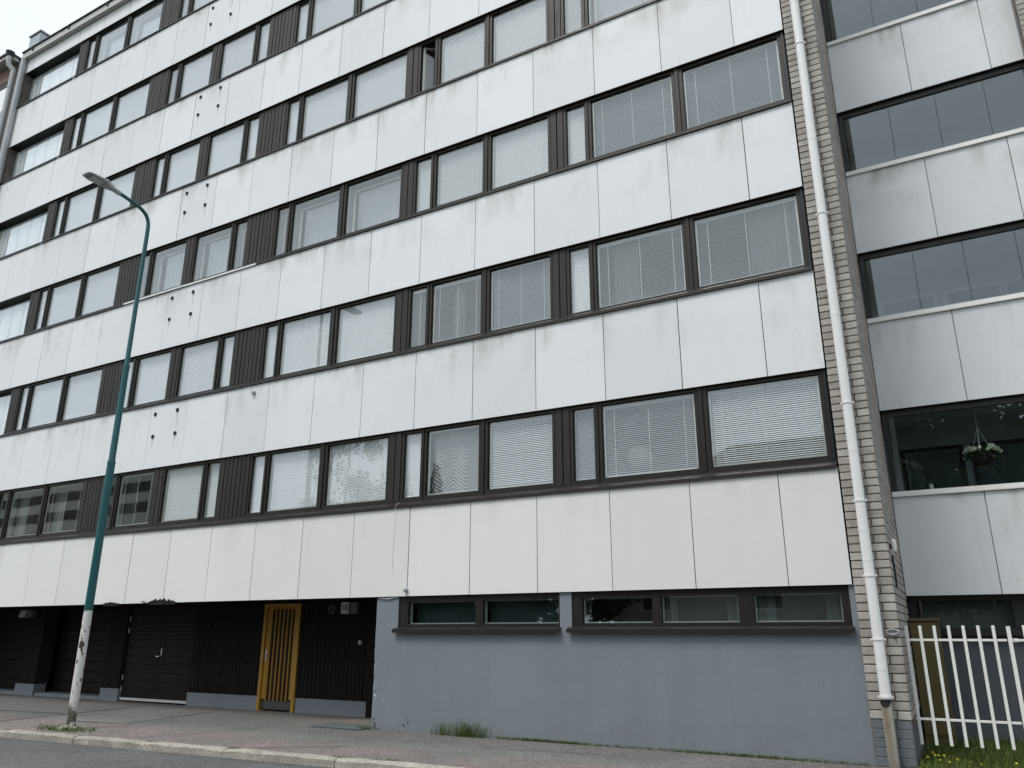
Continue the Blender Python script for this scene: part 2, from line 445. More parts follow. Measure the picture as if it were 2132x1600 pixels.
# ------------------------------------------------------------------ object helpers
WORLD = {}       # world position of each empty / part
def tag(o, label=None, cat=None, group=None, kind=None):
    if label: o['label'] = label
    if cat: o['category'] = cat
    if group: o['group'] = group
    if kind: o['kind'] = kind
    return o
def empty(name, loc, label=None, cat=None, kind=None, group=None, parent=None):
    o = bpy.data.objects.new(name, None)
    o.empty_display_size = 0.2
    col.objects.link(o)
    return place(tag(o, label, cat, group, kind), loc, parent)
def place(o, loc, parent=None):
    loc = Vector(loc)
    if parent is not None:
        o.parent = parent
        o.location = loc - WORLD[parent.name]
    else:
        o.location = loc
    WORLD[o.name] = loc
    return o

class MB:
    """collects geometry in world coordinates"""
    def __init__(s): s.v, s.f = [], []
    def add(s, vs_, fs_):
        n = len(s.v)
        s.v += [tuple(p) for p in vs_]
        s.f += [tuple(i + n for i in q) for q in fs_]
        return s
    def box(s, x0, x1, y0, y1, z0, z1):
        return s.add([(x0, y0, z0), (x1, y0, z0), (x1, y1, z0), (x0, y1, z0), (x0, y0, z1), (x1, y0, z1), (x1, y1, z1), (x0, y1, z1)],
                     [(0, 3, 2, 1), (4, 5, 6, 7), (0, 1, 5, 4), (1, 2, 6, 5), (2, 3, 7, 6), (3, 0, 4, 7)])
    def prism(s, poly, x0, x1):
        """poly of (y, z) points, counter-clockwise seen from +X, extruded along X"""
        n = len(poly)
        vs_ = [(x0, y, z) for y, z in poly] + [(x1, y, z) for y, z in poly]
        fs_ = [tuple(range(n))[::-1], tuple(range(n, 2 * n))] + [(i, (i + 1) % n, n + (i + 1) % n, n + i) for i in range(n)]
        return s.add(vs_, fs_)
    def ring(s, x0, x1, z0, z1, w, y0, y1):
        """rectangular frame lying outside the opening x0..x1, z0..z1"""
        s.box(x0 - w, x0, y0, y1, z0 - w, z1 + w); s.box(x1, x1 + w, y0, y1, z0 - w, z1 + w)
        s.box(x0, x1, y0, y1, z1, z1 + w); s.box(x0, x1, y0, y1, z0 - w, z0)
        return s
    def tube(s, pts, radii, n=12, caps=True):
        pts = [Vector(p) for p in pts]
        if isinstance(radii, (int, float)): radii = [radii] * len(pts)
        base = len(s.v)
        prev = None
        for i, p in enumerate(pts):
            d = (pts[min(i + 1, len(pts) - 1)] - pts[max(i - 1, 0)])
            d = d.normalized() if d.length > 1e-9 else Vector((0, 0, 1))
            ref = prev if prev is not None else (Vector((1, 0, 0)) if abs(d.x) < 0.9 else Vector((0, 1, 0)))
            u = (ref - d * ref.dot(d)).normalized()
            prev = u
            w = d.cross(u)
            for k in range(n):
                a = 2 * math.pi * k / n
                s.v.append(tuple(p + (u * math.cos(a) + w * math.sin(a)) * radii[i]))
        for i in range(len(pts) - 1):
            for k in range(n):
                a, b = base + i * n + k, base + i * n + (k + 1) % n
                s.f.append((a, b, b + n, a + n))
        if caps:
            s.f.append(tuple(base + k for k in range(n))[::-1])
            s.f.append(tuple(base + (len(pts) - 1) * n + k for k in range(n)))
        return s
    def mesh(s, name, org=(0, 0, 0), smooth=False):
        me = bpy.data.meshes.new(name)
        ox, oy, oz = org
        me.from_pydata([(x - ox, y - oy, z - oz) for x, y, z in s.v], [], s.f)
        me.update()
        if smooth:
            me.polygons.foreach_set('use_smooth', [True] * len(me.polygons))
        return me
    def build(s, name, mat, parent=None, org=None, smooth=False, **tags):
        if org is None:
            xs = [p[0] for p in s.v]; ys = [p[1] for p in s.v]; zs = [p[2] for p in s.v]
            org = ((min(xs) + max(xs)) / 2, (min(ys) + max(ys)) / 2, min(zs))
        o = bpy.data.objects.new(name, s.mesh(name, org, smooth))
        o.data.materials.append(M[mat])
        if smooth:
            try:
                o.data.set_sharp_from_angle(angle=R_(40))
            except Exception: pass
        col.objects.link(o)
        place(o, org, parent)
        return tag(o, **tags)

def bevelled_box(sx, sy, sz, b, seg=1):
    """mesh of a box centred on the origin with chamfered edges"""
    bm = bmesh.new()
    bmesh.ops.create_cube(bm, size=1)
    for v in bm.verts: v.co = Vector((v.co.x * sx, v.co.y * sy, v.co.z * sz))
    bmesh.ops.bevel(bm, geom=list(bm.edges), offset=b, segments=seg, affect='EDGES')
    me = bpy.data.meshes.new('piece')
    bm.to_mesh(me); bm.free()
    return me
_cache = {}
def piece(name, c, size, bev, mat, parent, rot=None, **tags):
    """a box-like piece that shares its mesh with all pieces of its size and material"""
    key = (round(size[0], 4), round(size[1], 4), round(size[2], 4), bev, mat)
    if key not in _cache:
        me = bevelled_box(*size, bev); me.materials.append(M[mat]); me.name = name; _cache[key] = me
    o = bpy.data.objects.new(name, _cache[key])
    col.objects.link(o)
    place(o, c, parent)
    if rot: o.rotation_euler = rot
    return tag(o, **tags)

# ------------------------------------------------------------------ ground
GZ = -2.03                 # pavement level
def kerb_y(x): return -2.454 + 0.055 * (x + 0.88)
ground = MB().add([(-400, -400, -2.3), (400, -400, -2.3), (400, 400, -2.3), (-400, 400, -2.3)], [(0, 1, 2, 3)]).build('ground', 'soil', org=(0, 0, -2.3), kind='structure')
KX0, KX1 = -40.0, 12.0
road = MB().add([(-80, -9.6 - 2, GZ - 0.095), (40, -8.6, GZ - 0.095), (40, kerb_y(40) - 0.05, GZ - 0.095), (-80, kerb_y(-80) - 0.05, GZ - 0.095)], [(0, 1, 2, 3)]).build('road', 'asphalt_road', org=(0, 0, GZ - 0.095), kind='structure')
pav = MB()
NXP = 60
for i in range(NXP + 1):
    x = KX0 + (5.0 - KX0) * i / NXP
    pav.v += [(x, kerb_y(x) + 0.004, GZ), (x, 0.3, GZ + 0.004), (x, 4.0, GZ + 0.03)]
for i in range(NXP):
    a = i * 3
    pav.f += [(a, a + 3, a + 4, a + 1), (a + 1, a + 4, a + 5, a + 2)]
pavement = pav.build('pavement', 'asphalt_pavement', org=(0, 0, GZ), kind='structure')
opp = MB().add([(-80, -40, GZ - 0.02), (40, -40, GZ - 0.02), (40, -8.6, GZ - 0.02), (-80, -11.6, GZ - 0.02)], [(0, 1, 2, 3)]).build('far_verge', 'soil', org=(0, -20, GZ - 0.02), kind='structure')
# tar seams and cracks in the pavement
def seam(pts, w, name='seam'):
    mb = MB()
    for i, (x, y) in enumerate(pts):
        a = Vector(pts[max(i - 1, 0)]); b = Vector(pts[min(i + 1, len(pts) - 1)])
        d = (b - a).normalized(); n_ = Vector((-d.y, d.x)) * w * (0.6 + 0.8 * rnd.random()) / 2
        mb.v += [(x + n_.x, y + n_.y, GZ + 0.0085), (x - n_.x, y - n_.y, GZ + 0.0085)]
    for i in range(len(pts) - 1):
        mb.f.append((2 * i + 1, 2 * i + 3, 2 * i + 2, 2 * i))
    return mb.build(name, 'black', pavement)
def wander(p, q, n, amp):
    out = []
    for i in range(n + 1):
        t = i / n
        out.append((p[0] + (q[0] - p[0]) * t + rnd.uniform(-amp, amp), p[1] + (q[1] - p[1]) * t + rnd.uniform(-amp, amp)))
    return out
seam(wander((-9.3, -2.3), (-9.75, 0.85), 22, 0.02), 0.036)
seam(wander((-8.2, -1.62), (-7.15, -1.42), 8, 0.015) + wander((-7.1, -1.40), (-7.45, 0.75), 14, 0.018), 0.034)
seam(wander((-2.95, -2.45), (-2.0, -1.7), 8, 0.02), 0.018, 'crack')
seam(wander((-12.4, -1.2), (-9.5, -0.9), 18, 0.02), 0.03)
seam(wander((-5.2, -2.5), (-4.6, -0.4), 12, 0.03), 0.014, 'crack')
seam(wander((-0.4, -0.9), (1.6, -0.7), 12, 0.03), 0.012, 'crack')
# granite kerb: one stone after another
kerb = empty('kerb', (-7, kerb_y(-7), GZ), kind='structure')
def kerb_stone(x0, x1):
    n = 7
    mb = MB()
    prof = [(0.0, -0.18), (-0.160, -0.18), (-0.152, -0.012), (-0.128, 0.006), (-0.10, 0.012), (-0.012, 0.010), (0.0, 0.002)]
    seed = rnd.random() * 50
    for i in range(n + 1):
        x = x0 + (x1 - x0) * i / n
        e = 0.012 if i in (0, n) else 0.0
        for k, (dy, dz) in enumerate(prof):
            j = 0.0 if k in (0, 1) else 1.0
            mb.v.append((x, kerb_y(x) + dy * (1 - e * 2) + j * 0.007 * math.sin(seed + i * 2.1 + k), GZ + dz - j * e + j * 0.005 * math.sin(seed * 2 + i * 1.7 + k * 1.3)))
    L = len(prof)
    for i in range(n):
        for k in range(L):
            a, b = i * L + k, i * L + (k + 1) % L
            mb.f.append((a, a + L, b + L, b))
    mb.f.append(tuple(range(L))); mb.f.append(tuple(range(n * L, n * L + L))[::-1])
    return mb.build('kerb_stone', 'granite', kerb)
kx = [-20.2, -18.5, -16.9, -15.2, -13.4, -11.7, -9.6, -7.97, -6.20, -4.78, -3.25, -1.41, 0.35, 2.1, 3.8, 5.6, 7.4]
for a, b in zip(kx, kx[1:]):
    kerb_stone(a + 0.008, b - 0.008)

# ------------------------------------------------------------------ main apartment building
X0, X1 = -18.48, 4.350           # facade ends
ZB = [0.0] + [2.7956 + 2.7477 * i for i in range(6)]
ZT = [1.446] + [z + 1.425 for z in ZB[1:]]
ZT[6] = 17.03
PT = 0.012                        # panel thickness, front at Y = 0
bld = empty('apartment_building', (-7, 0.6, GZ), 'long six-storey apartment block with white panel bands and dark ribbon windows', 'building')

# backing wall behind each panel band, floor slabs and rooms
for k in range(7):
    MB().box(X0 + 0.02, X1 - 0.004, 0.03, 0.30, ZB[k] + 0.012, ZT[k] - 0.012).build('band_wall', 'backing', bld)
slabs = MB()
for k in range(7):
    slabs.box(X0 + 0.05, X1 + 0.3, 0.302, 4.6, ZB[k] + 0.06, ZB[k] + 0.34)
slabs.box(X0 + 0.05, X1 + 0.3, 4.6, 4.7, 0.06, 17.0)
for x in (0.45, -2.77, -6.75, -9.05, -11.25, -15.24):
    slabs.box(x - 0.06, x + 0.06, 0.34, 4.59, 0.1, 16.9)
slabs.build('room_shell', 'room', bld)
MB().box(X0, X1 + 0.3, 0.32, 10.0, 17.05, 17.25).build('roof', 'roof_dark', bld)
MB().box(X0, X1 + 0.3, 9.9, 10.0, 0.0, 17.05).build('rear_wall', 'room', bld)

# panels
joints = [X0] + [round(-18.0 + 1.2 * i, 3) for i in range(19)] + [X1]
def panel(x0, x1, z0, z1, mat, y=0.0, parent=None):
    g = 0.0050 + rnd.choice((-0.001, 0.0, 0.0, 0.001))
    return piece('facade_panel', ((x0 + x1) / 2, y + PT / 2 + rnd.uniform(-0.0015, 0.0015), (z0 + z1) / 2),
                 (x1 - x0 - 2 * g, PT, z1 - z0), 0.0015, mat, parent or bld, (rnd.uniform(-0.0022, 0.0022), rnd.uniform(-0.0006, 0.0006), rnd.uniform(-0.0025, 0.0025)))
for k in range(7):
    for a, b in zip(joints, joints[1:]):
        mat = 'panel_clean' if k == 0 else 'panel_worn'
        if abs(a + 9.6) < 0.01 and 1 <= k <= 5: mat = 'panel_bolted'
        panel(a, b, ZB[k], ZT[k], mat)
# fixing screws of the nearer sheets
sw = MB()
for k in range(0, 4):
    for a, b in zip(joints, joints[1:]):
        if b < -4.9: continue
        for x in (a + 0.035, b - 0.035, (a + b) / 2):
            for f_ in (0.045, 0.35, 0.65, 0.955):
                sw.tube([(x, 0.001, ZB[k] + (ZT[k] - ZB[k]) * f_), (x, -0.0035, ZB[k] + (ZT[k] - ZB[k]) * f_)], [0.006, 0.005], 6)
sw.build('panel_screws', 'aluminium', bld, kind='stuff')
# anchor caps where something was once fixed to the panels
for k in range(1, 6):
    zc = (ZB[k] + ZT[k]) / 2
    for dx in (-0.43, 0.29):
        for dz in (0.510, -0.010):
            mb = MB()
            jx, jz = rnd.uniform(-0.012, 0.012), rnd.uniform(-0.012, 0.012)
            c = Vector((-9.0 + dx + jx, 0, zc + dz + jz))
            rr = 0.041
            mb.tube([c + Vector((0, 0.004, 0)), c + Vector((0, -0.018, 0)), c + Vector((0, -0.022, 0))], [rr * 1.15, rr, rr * 0.6], 10)
            mb.tube([c + Vector((0.006, -0.022, 0.004)), c + Vector((0.006, -0.04, 0.004))], [0.013, 0.011], 6)
            mb.build('anchor_cap', 'black', bld)

# ---- windows
# name, x0, x1 of the clear glass
COLS = {'A': (-15.03, -14.69), 'B': (-14.55, -13.225), 'C': (-13.055, -11.67), 'D': (-10.84, -10.52), 'E': (-10.37, -9.215),
        'F': (-8.86, -7.70), 'G': (-7.56, -7.20), 'H': (-6.28, -5.945), 'I': (-5.82, -4.526), 'J': (-4.34, -2.95),
        'K': (-2.584, -2.229), 'L': (-2.109, -1.065), 'M': (-0.894, 0.28), 'N': (0.637, 0.988), 'O': (1.113, 2.55), 'P': (2.733, 4.243)}
COLS = {k_: tuple(5.6437 + (x_ - 5.6437) * 1.0048 for x_ in v_) for k_, v_ in COLS.items()}
ORDER = 'ABCDEFGHIJKLMNOP'
VENTS = 'ADGHKN'
# per floor: one letter per window.  c closed white blind, s closed smooth blind, h half-open grey blind, b bright striped blind,
# g grey closed blind, o no blind (bare inner sash), l lace curtain, d dark room with curtain edge, x open vent sash
STATE = ['dddddcccccclbghb',
         'cccccccccchhggch'.replace('hhggch', 'hhgchh'),
         'cccoooooooccccgg',
         'sssssssssxcccoo'.replace('sssssssssx', 'ssssssssss') + 'o',
         'sssssossssssssss'.replace('sssssos', 'sssosss'),
         'oooossssssssssss']
STATE[3] = 'ssssssssssxcccoo'
STATE[1] = 'cccccccccchhgchh'
RW = 0.050      # dark sash width
DY = 0.010
YF, YG = 0.048 + DY, 0.092 + DY
def slat_blind(mb, x0, x1, z0, z1, y, tilt, w=0.034, pitch=0.029):
    """louvre slats, outer edge low; tilt in degrees from flat"""
    dz, dy = w / 2 * math.sin(R_(tilt)), w / 2 * math.cos(R_(tilt))
    z = z1
    while z > z0:
        j = rnd.uniform(-0.0012, 0.0012)
        s_ = rnd.uniform(-0.0012, 0.0012)
        mb.add([(x0, y - dy, z - dz + j), (x1, y - dy, z - dz + j + s_), (x1, y, z + j + s_ + 0.0012), (x0, y, z + j + 0.0012), (x1, y + dy, z + dz + j + s_), (x0, y + dy, z + dz + j)],
               [(0, 1, 2, 3), (3, 2, 4, 5)])
        z -= pitch
    mb.box(x0, x1, y - 0.014, y + 0.014, z1 + 0.012, z1 + 0.04)
def cords(x0, x1, z0, z1, y, parent):
    mb = MB()
    n = 3 if x1 - x0 > 0.8 else 1
    for i in range(n):
        x = x0 + (x1 - x0) * ((0.12, 0.5, 0.88)[i] if n == 3 else 0.5)
        mb.box(x - 0.0035, x + 0.0035, y - 0.0185, y - 0.0165, z0, z1)
    mb.build('ladder_cord', 'cord_white', parent)
def curtain(x0, x1, z0, z1, y, mat, parent, folds=9, amp=0.02):
    mb = MB(); n = folds * 8
    ph = rnd.uniform(0, 6)
    for i in range(n + 1):
        x = x0 + (x1 - x0) * i / n
        a = amp * math.sin(2 * math.pi * folds * i / n + ph + 0.8 * math.sin(i * 0.21))
        mb.v += [(x, y + a * 0.7, z1), (x, y + a, (z0 + z1) / 2), (x, y + a * 1.15, z0)]
    for i in range(n):
        q = i * 3
        mb.f += [(q, q + 1, q + 4, q + 3), (q + 1, q + 2, q + 5, q + 4)]
    return mb.build('curtain', mat, parent, smooth=True)
def lace(x0, x1, z0, z1, y, parent):
    """gathered festoon curtain: swags hanging in tiers"""
    mb = MB(); nx, nz = 60, 140
    for j in range(nz + 1):
        for i in range(nx + 1):
            u, v = i / nx, j / nz
            sw = abs(((u * 2.0 + 0.15) % 1.0) - 0.5) * 2          # gather lines
            dz = 0.10 * (1 - (1 - sw) ** 2)
            ph = (v * 17 + sw * 3.0)
            mb.v.append((x0 + (x1 - x0) * u, y + 0.0085 * math.sin(ph * 2 * math.pi + 1.5 * math.sin(u * 9)) + 0.010 * math.cos(u * 2 * math.pi * 4), z1 - (z1 - z0) * v))
    for j in range(nz):
        for i in range(nx):
            a = j * (nx + 1) + i
            mb.f.append((a, a + nx + 1, a + nx + 2, a + 1))
    return mb.build('curtain', 'curtain_lace', parent, smooth=True)
def window(k, nm, st, z0, z1):
    x0, x1 = COLS[nm]
    fr = MB()
    fr.ring(x0, x1, z0, z1, RW, YF, 0.115 + DY)
    fr.ring(x0 + 0.005, x1 - 0.005, z0 + 0.005, z1 - 0.005, 0.0045, 0.074 + DY, 0.112 + DY)     # glazing bead
    mull = empty('window', ((x0 + x1) / 2, YG, z0), parent=bld)
    fr.build('frame', 'dark_metal', mull)
    vent = nm in VENTS
    if st != 'x':
        MB().box(x0 + 0.002, x1 - 0.002, YG - 0.002, YG + 0.002, z0 + 0.002, z1 - 0.002).build('pane', 'glass', mull)
    else:
        a = R_(38); wd = x1 - x0
        p = MB(); d = Vector((math.cos(a), math.sin(a), 0)); n_ = Vector((-d.y, d.x, 0)) * 0.02
        def seg(s0, s1, za, zb, mbb, th=1.0):
            q = [Vector((x0, 0.13 + DY, 0)) + d * s0, Vector((x0, 0.13 + DY, 0)) + d * s1]
            vs_ = []
            for zz in (za, zb):
                for pnt, sg in ((q[0], -1), (q[1], -1), (q[1], 1), (q[0], 1)):
                    w_ = pnt + n_ * sg * th; vs_.append((w_.x, w_.y, zz))
            mbb.add(vs_, [(0, 3, 2, 1), (4, 5, 6, 7), (0, 1, 5, 4), (1, 2, 6, 5), (2, 3, 7, 6), (3, 0, 4, 7)])
        seg(0, 0.045, z0, z1, p); seg(wd - 0.045, wd, z0, z1, p); seg(0.045, wd - 0.045, z0, z0 + 0.045, p); seg(0.045, wd - 0.045, z1 - 0.045, z1, p)
        p.build('sash', 'pale_frame', mull)
        g = MB(); seg(0.045, wd - 0.045, z0 + 0.045, z1 - 0.045, g, 0.12); g.build('pane', 'glass', mull)
        return mull
    iw = 0.020 if vent else 0.034
    MB().ring(x0 + iw, x1 - iw, z0 + iw, z1 - iw, iw, 0.104 + DY, 0.122 + DY).build('inner_frame', 'pale_frame', mull)
    bx0, bx1, bz0, bz1 = x0 + iw * 0.3, x1 - iw * 0.3, z0 + 0.01, z1 - 0.06
    yb = 0.142 + DY
    bl = MB()
    if st in 'csg':
        slat_blind(bl, bx0, bx1, bz0, bz1, yb, {'c': 66, 's': 74, 'g': 58}[st] + rnd.uniform(-4, 4))
        b = bl.build('blind', 'blind_grey' if st == 'g' else 'blind_white', mull, kind='stuff')
        if not vent: cords(bx0, bx1, bz0, bz1, yb, mull)
    elif st in 'hb':
        slat_blind(bl, bx0, bx1, bz0, bz1, yb, 42 if st == 'b' else 24 + 6 * k)
        bl.build('blind', 'blind_white', mull, kind='stuff')
        cords(bx0, bx1, bz0, bz1, yb, mull)
    elif st == 'l':
        lace(bx0, bx1, z0, z1 - 0.02, yb + 0.08, mull)
    elif st == 'd':
        curtain(bx0, bx0 + (x1 - x0) * (0.3 if not vent else 0.9), z0 - 0.1, z1, yb + 0.16, 'curtain_grey', mull, 3)
        if nm == 'E':
            slat_blind(bl, bx0 + 0.02, bx1, bz0, bz1, yb, 12)
            bl.build('blind', 'blind_grey', mull, kind='stuff')
        if nm in 'CE':
            cords(bx0, bx1, bz0, bz1, yb, mull)
    elif st == 'o':
        w2 = 0.055 if not vent else 0.035
        MB().ring(x0 + 0.055 + w2, x1 - 0.02 - w2, z0 + 0.01 + w2, z1 - 0.06 - w2, w2, 0.235, 0.270).build('inner_sash', 'pale_frame', mull)
        MB().box(x0 + 0.055 + w2, x1 - 0.02 - w2, 0.25, 0.254, z0 + 0.01 + w2, z1 - 0.06 - w2).build('inner_pane', 'glass_inner', mull)
        rv = MB()
        rv.box(x0 - 0.012, x0 + 0.004, 0.160, 0.305, z0, z1); rv.box(x1 - 0.004, x1 + 0.012, 0.160, 0.305, z0, z1)
        rv.box(x0 + 0.004, x1 - 0.004, 0.160, 0.305, z1, z1 + 0.014); rv.box(x0 + 0.004, x1 - 0.004, 0.160, 0.305, z0 - 0.014, z0)
        rv.build('reveal', 'pale_frame', mull)
        if not vent:
            curtain(x0 + 0.05, x1, z0 - 0.1, z1 + 0.02, 0.42, 'curtain_sheer', mull, 8, 0.015)
    # curtains glimpsed behind half-open blinds
    if st == 'h':
        if k == 1 and nm == 'P': curtain((x0 + x1) / 2, x1 + 0.05, z0 - 0.1, z1, 0.33, 'curtain_sheer', mull, 7)
        if k == 1 and nm == 'O': curtain(x0 + 0.2, x0 + 0.62, z0 - 0.1, z1, 0.33, 'curtain_sheer', mull, 3)
        if k == 1 and nm == 'L': curtain(x0 + 0.32, x0 + 0.55, z0 - 0.1, z1, 0.33, 'curtain_sheer', mull, 2)
    if k == 0 and nm in 'IJP':
        pass
    return mull
for k in range(6):
    z0, z1 = ZT[k] + (0.180 if k == 0 else 0.128), ZB[k + 1] - 0.052
    zh, zl = ZB[k + 1] - 0.002, ZT[k] + 0.004
    for nm, st in zip(ORDER, STATE[k]):
        window(k, nm, st, z0, z1)
    # fill between the sashes: centre cover strips, posts and board-clad bays
    ed = [(COLS[c][0] - RW, COLS[c][1] + RW) for c in ORDER]
    gaps = [(-15.55, ed[0][0])] + [(a[1], b[0]) for a, b in zip(ed, ed[1:])] + [(ed[-1][1], X1 - 0.006)]
    for a, b in gaps:
        w = b - a
        if w < 0.01: continue
        if w < 0.15:
            MB().box(a + 0.001, b - 0.001, 0.052 + DY, 0.115 + DY, z0 - 0.05, z1 + 0.05).box((a + b) / 2 - min(0.03, w * 0.32), (a + b) / 2 + min(0.03, w * 0.32), 0.030 + DY, 0.052 + DY, z0 - 0.05, z1 + 0.05).build('mullion', 'dark_metal', bld)
        else:
            n = max(2, round(w / 0.122))
            cl = MB().box(a + 0.001, b - 0.001, 0.075 + DY, 0.16 + DY, z0 - 0.06, z1 + 0.052).build('cladding', 'backing', bld)
            pw = w / n
            for i in range(n):
                piece('board', (a + pw * (i + 0.5), 0.055 + DY + rnd.uniform(-0.003, 0.003), (z0 + z1) / 2 - 0.005), (pw - 0.015, 0.036, z1 - z0 + 0.105), 0.005, 'dark_board', cl)
    # head and bottom rails, sill flashing with a drip lip
    xl = -15.55
    MB().box(xl, X1 - 0.004, 0.050 + DY, 0.118 + DY, z1 + RW, zh + 0.03).box(xl, X1 - 0.004, PT + 0.004, 0.050 + DY, zh + 0.004, zh + 0.02).build('head_rail', 'dark_metal', bld)
    MB().box(xl, X1 - 0.004, 0.040 + DY, 0.118 + DY, zl + 0.04, z0 - RW).build('bottom_rail', 'dark_metal', bld)
    # flashing in lengths, as it was laid
    cuts = [xl, -11.2, -9.05, -6.75, -2.77, 0.44, X1 - 0.004]
    for i, (a, b) in enumerate(zip(cuts, cuts[1:])):
        dz = rnd.uniform(-0.004, 0.004); dy = rnd.uniform(-0.004, 0.004)
        mb = MB().prism([(0.060 + DY, zl + 0.105), (-0.030 + dy, zl + 0.038 + dz), (-0.032 + dy, zl - 0.008 + dz), (-0.027 + dy, zl - 0.008 + dz), (-0.024 + dy, zl + 0.028 + dz), (0.060 + DY, zl + 0.078)], a + 0.0015, b - 0.0015)
        mb.build('sill', 'aluminium' if (k == 2 and i in (1, 2)) else 'dark_metal', bld)
    # glazed balcony at the far end
    bx0, bx1 = X0 + 0.12, -15.56
    yb = 0.19
    bal = empty('balcony', ((bx0 + bx1) / 2, yb, ZT[k]), parent=bld)
    n = 5; pw = (bx1 - bx0) / n
    for i in range(n):
        MB().box(bx0 + pw * i + 0.004, bx0 + pw * (i + 1) - 0.004, yb - 0.004, yb + 0.004, ZT[k] + 0.05, zh + 0.02).build('pane', 'glass', bal)
        MB().box(bx0 + pw * i + 0.012, bx0 + pw * (i + 1) - 0.012, yb + 0.05, yb + 0.054, ZT[k] + 0.05, zh - 0.06).build('roller_blind', 'blind_white', bal)
    MB().box(X0 + 0.06, bx1, -0.03, yb + 0.03, ZT[k] - 0.008, ZT[k] + 0.045).build('rail', 'dark_metal', bal)
    MB().box(X0 + 0.06, bx1, 0.014, yb + 0.8, zh - 0.0, zh + 0.05).build('soffit', 'wing_frame', bal)
    MB().box(X0 + 0.1, bx1 + 0.02, 0.95, 1.0, ZT[k] - 1.2, zh).build('back_wall', 'blind_white', bal)

# brick return wall at the far end of the balconies
def brick_face_x(mb, x, thick, y0, y1, z0, z1, skew=0.0, bl=0.285, jt=0.013, ch=0.085, cj=0.015, start=0):
    """joined bricks on a wall face that looks toward +X; skew shifts x along y"""
    n = int((z1 - z0) / (ch + cj))
    for r in range(n):
        z = z0 + r * (ch + cj) + cj / 2
        y = y0 + (0.0 if (r + start) % 2 == 0 else -(bl + jt) / 2)
        while y < y1 - 0.01:
            ya, yb_ = max(y, y0), min(y + bl, y1)
            if yb_ - ya > 0.03:
                xa = x + skew * (ya - y0) + rnd.uniform(-0.002, 0.002); xb = x + skew * (yb_ - y0) + rnd.uniform(-0.002, 0.002)
                mb.add([(xa - thick, ya, z), (xa, ya, z), (xb, yb_, z), (xb - thick, yb_, z), (xa - thick, ya, z + ch), (xa, ya, z + ch), (xb, yb_, z + ch), (xb - thick, yb_, z + ch)],
                       [(0, 3, 2, 1), (4, 5, 6, 7), (0, 1, 5, 4), (1, 2, 6, 5), (2, 3, 7, 6), (3, 0, 4, 7)])
            y += bl + jt
MB().box(X0 - 0.45, X0 + 0.09, 0.03, 1.2, GZ - 0.1, 17.02).build('end_wall', 'mortar_dark', bld)
eb = MB()
brick_face_x(eb, X0 + 0.10, 0.03, 0.032, 0.40, 8.0, 17.0)
eb.build('brick_facing', 'brick_dark', bld, kind='stuff')

# eave: soffit, gutter fascia, roof edge
MB().prism([(0.30, 17.04), (-0.13, 17.04), (-0.13, 17.255), (-0.10, 17.265), (0.30, 17.265)][::-1], X0 - 0.06, X1 + 0.6).build('eave', 'eave_paint', bld)
MB().box(X0 - 0.06, X1 + 0.6, -0.17, 0.32, 17.268, 17.30).build('roof_edge', 'dark_metal', bld)
for i in range(9):
    x = X0 + 0.5 + i * 1.9
    MB().box(x, x + 0.05, -0.165, -0.132, 17.15, 17.262).build('gutter_bracket', 'dark_metal', bld)
# sheet-metal vent housing on the roof
vb = MB().box(-19.15, -18.55, 0.25, 1.0, 17.2, 18.45).build('roof_vent', 'zinc', bld)
MB().box(-19.19, -18.51, 0.21, 1.04, 18.45, 18.50).build('cap', 'grey_metal', vb)

# ---- ground storey: grey concrete wall with two strip windows
YW = 0.035
gw = MB()
wins = [(-2.585, 0.345), (0.535, 4.295)]
wz0, wz1 = -0.535, 0.0
gx = [(-3.03, wins[0][0]), (wins[0][1], wins[1][0]), (wins[1][1], 4.362)]
for a, b in gx: gw.box(a, b, YW, 0.40, wz0, 0.008)
# lower wall as a slightly uneven sheet with real thickness
nx, nz = 74, 20
b0 = len(gw.v)
for j in range(nz + 1):
    for i in range(nx + 1):
        x = -3.03 + 7.392 * i / nx
        z = GZ - 0.15 + (wz0 - (GZ - 0.15)) * j / nz
        e = 0.002 * math.sin(x * 2.3 + 1) * math.sin(z * 3.1)
        if i == 0: e += rnd.uniform(0.0, 0.012)
        gw.v.append((x - (rnd.uniform(0, 0.006) if i == 0 else 0), YW + (e if 0 < j < nz else 0), z))
for j in range(nz):
    for i in range(nx):
        a = b0 + j * (nx + 1) + i
        gw.f.append((a, a + 1, a + nx + 2, a + nx + 1))
gw.box(-3.018, 4.362, 0.06, 0.40, GZ - 0.15, wz0 - 0.001)
gw.box(-3.030, -2.80, 0.402, 1.75, GZ - 0.15, 0.04)
gwo = gw.build('concrete_wall', 'grey_concrete', bld, org=(0, 0, 0))
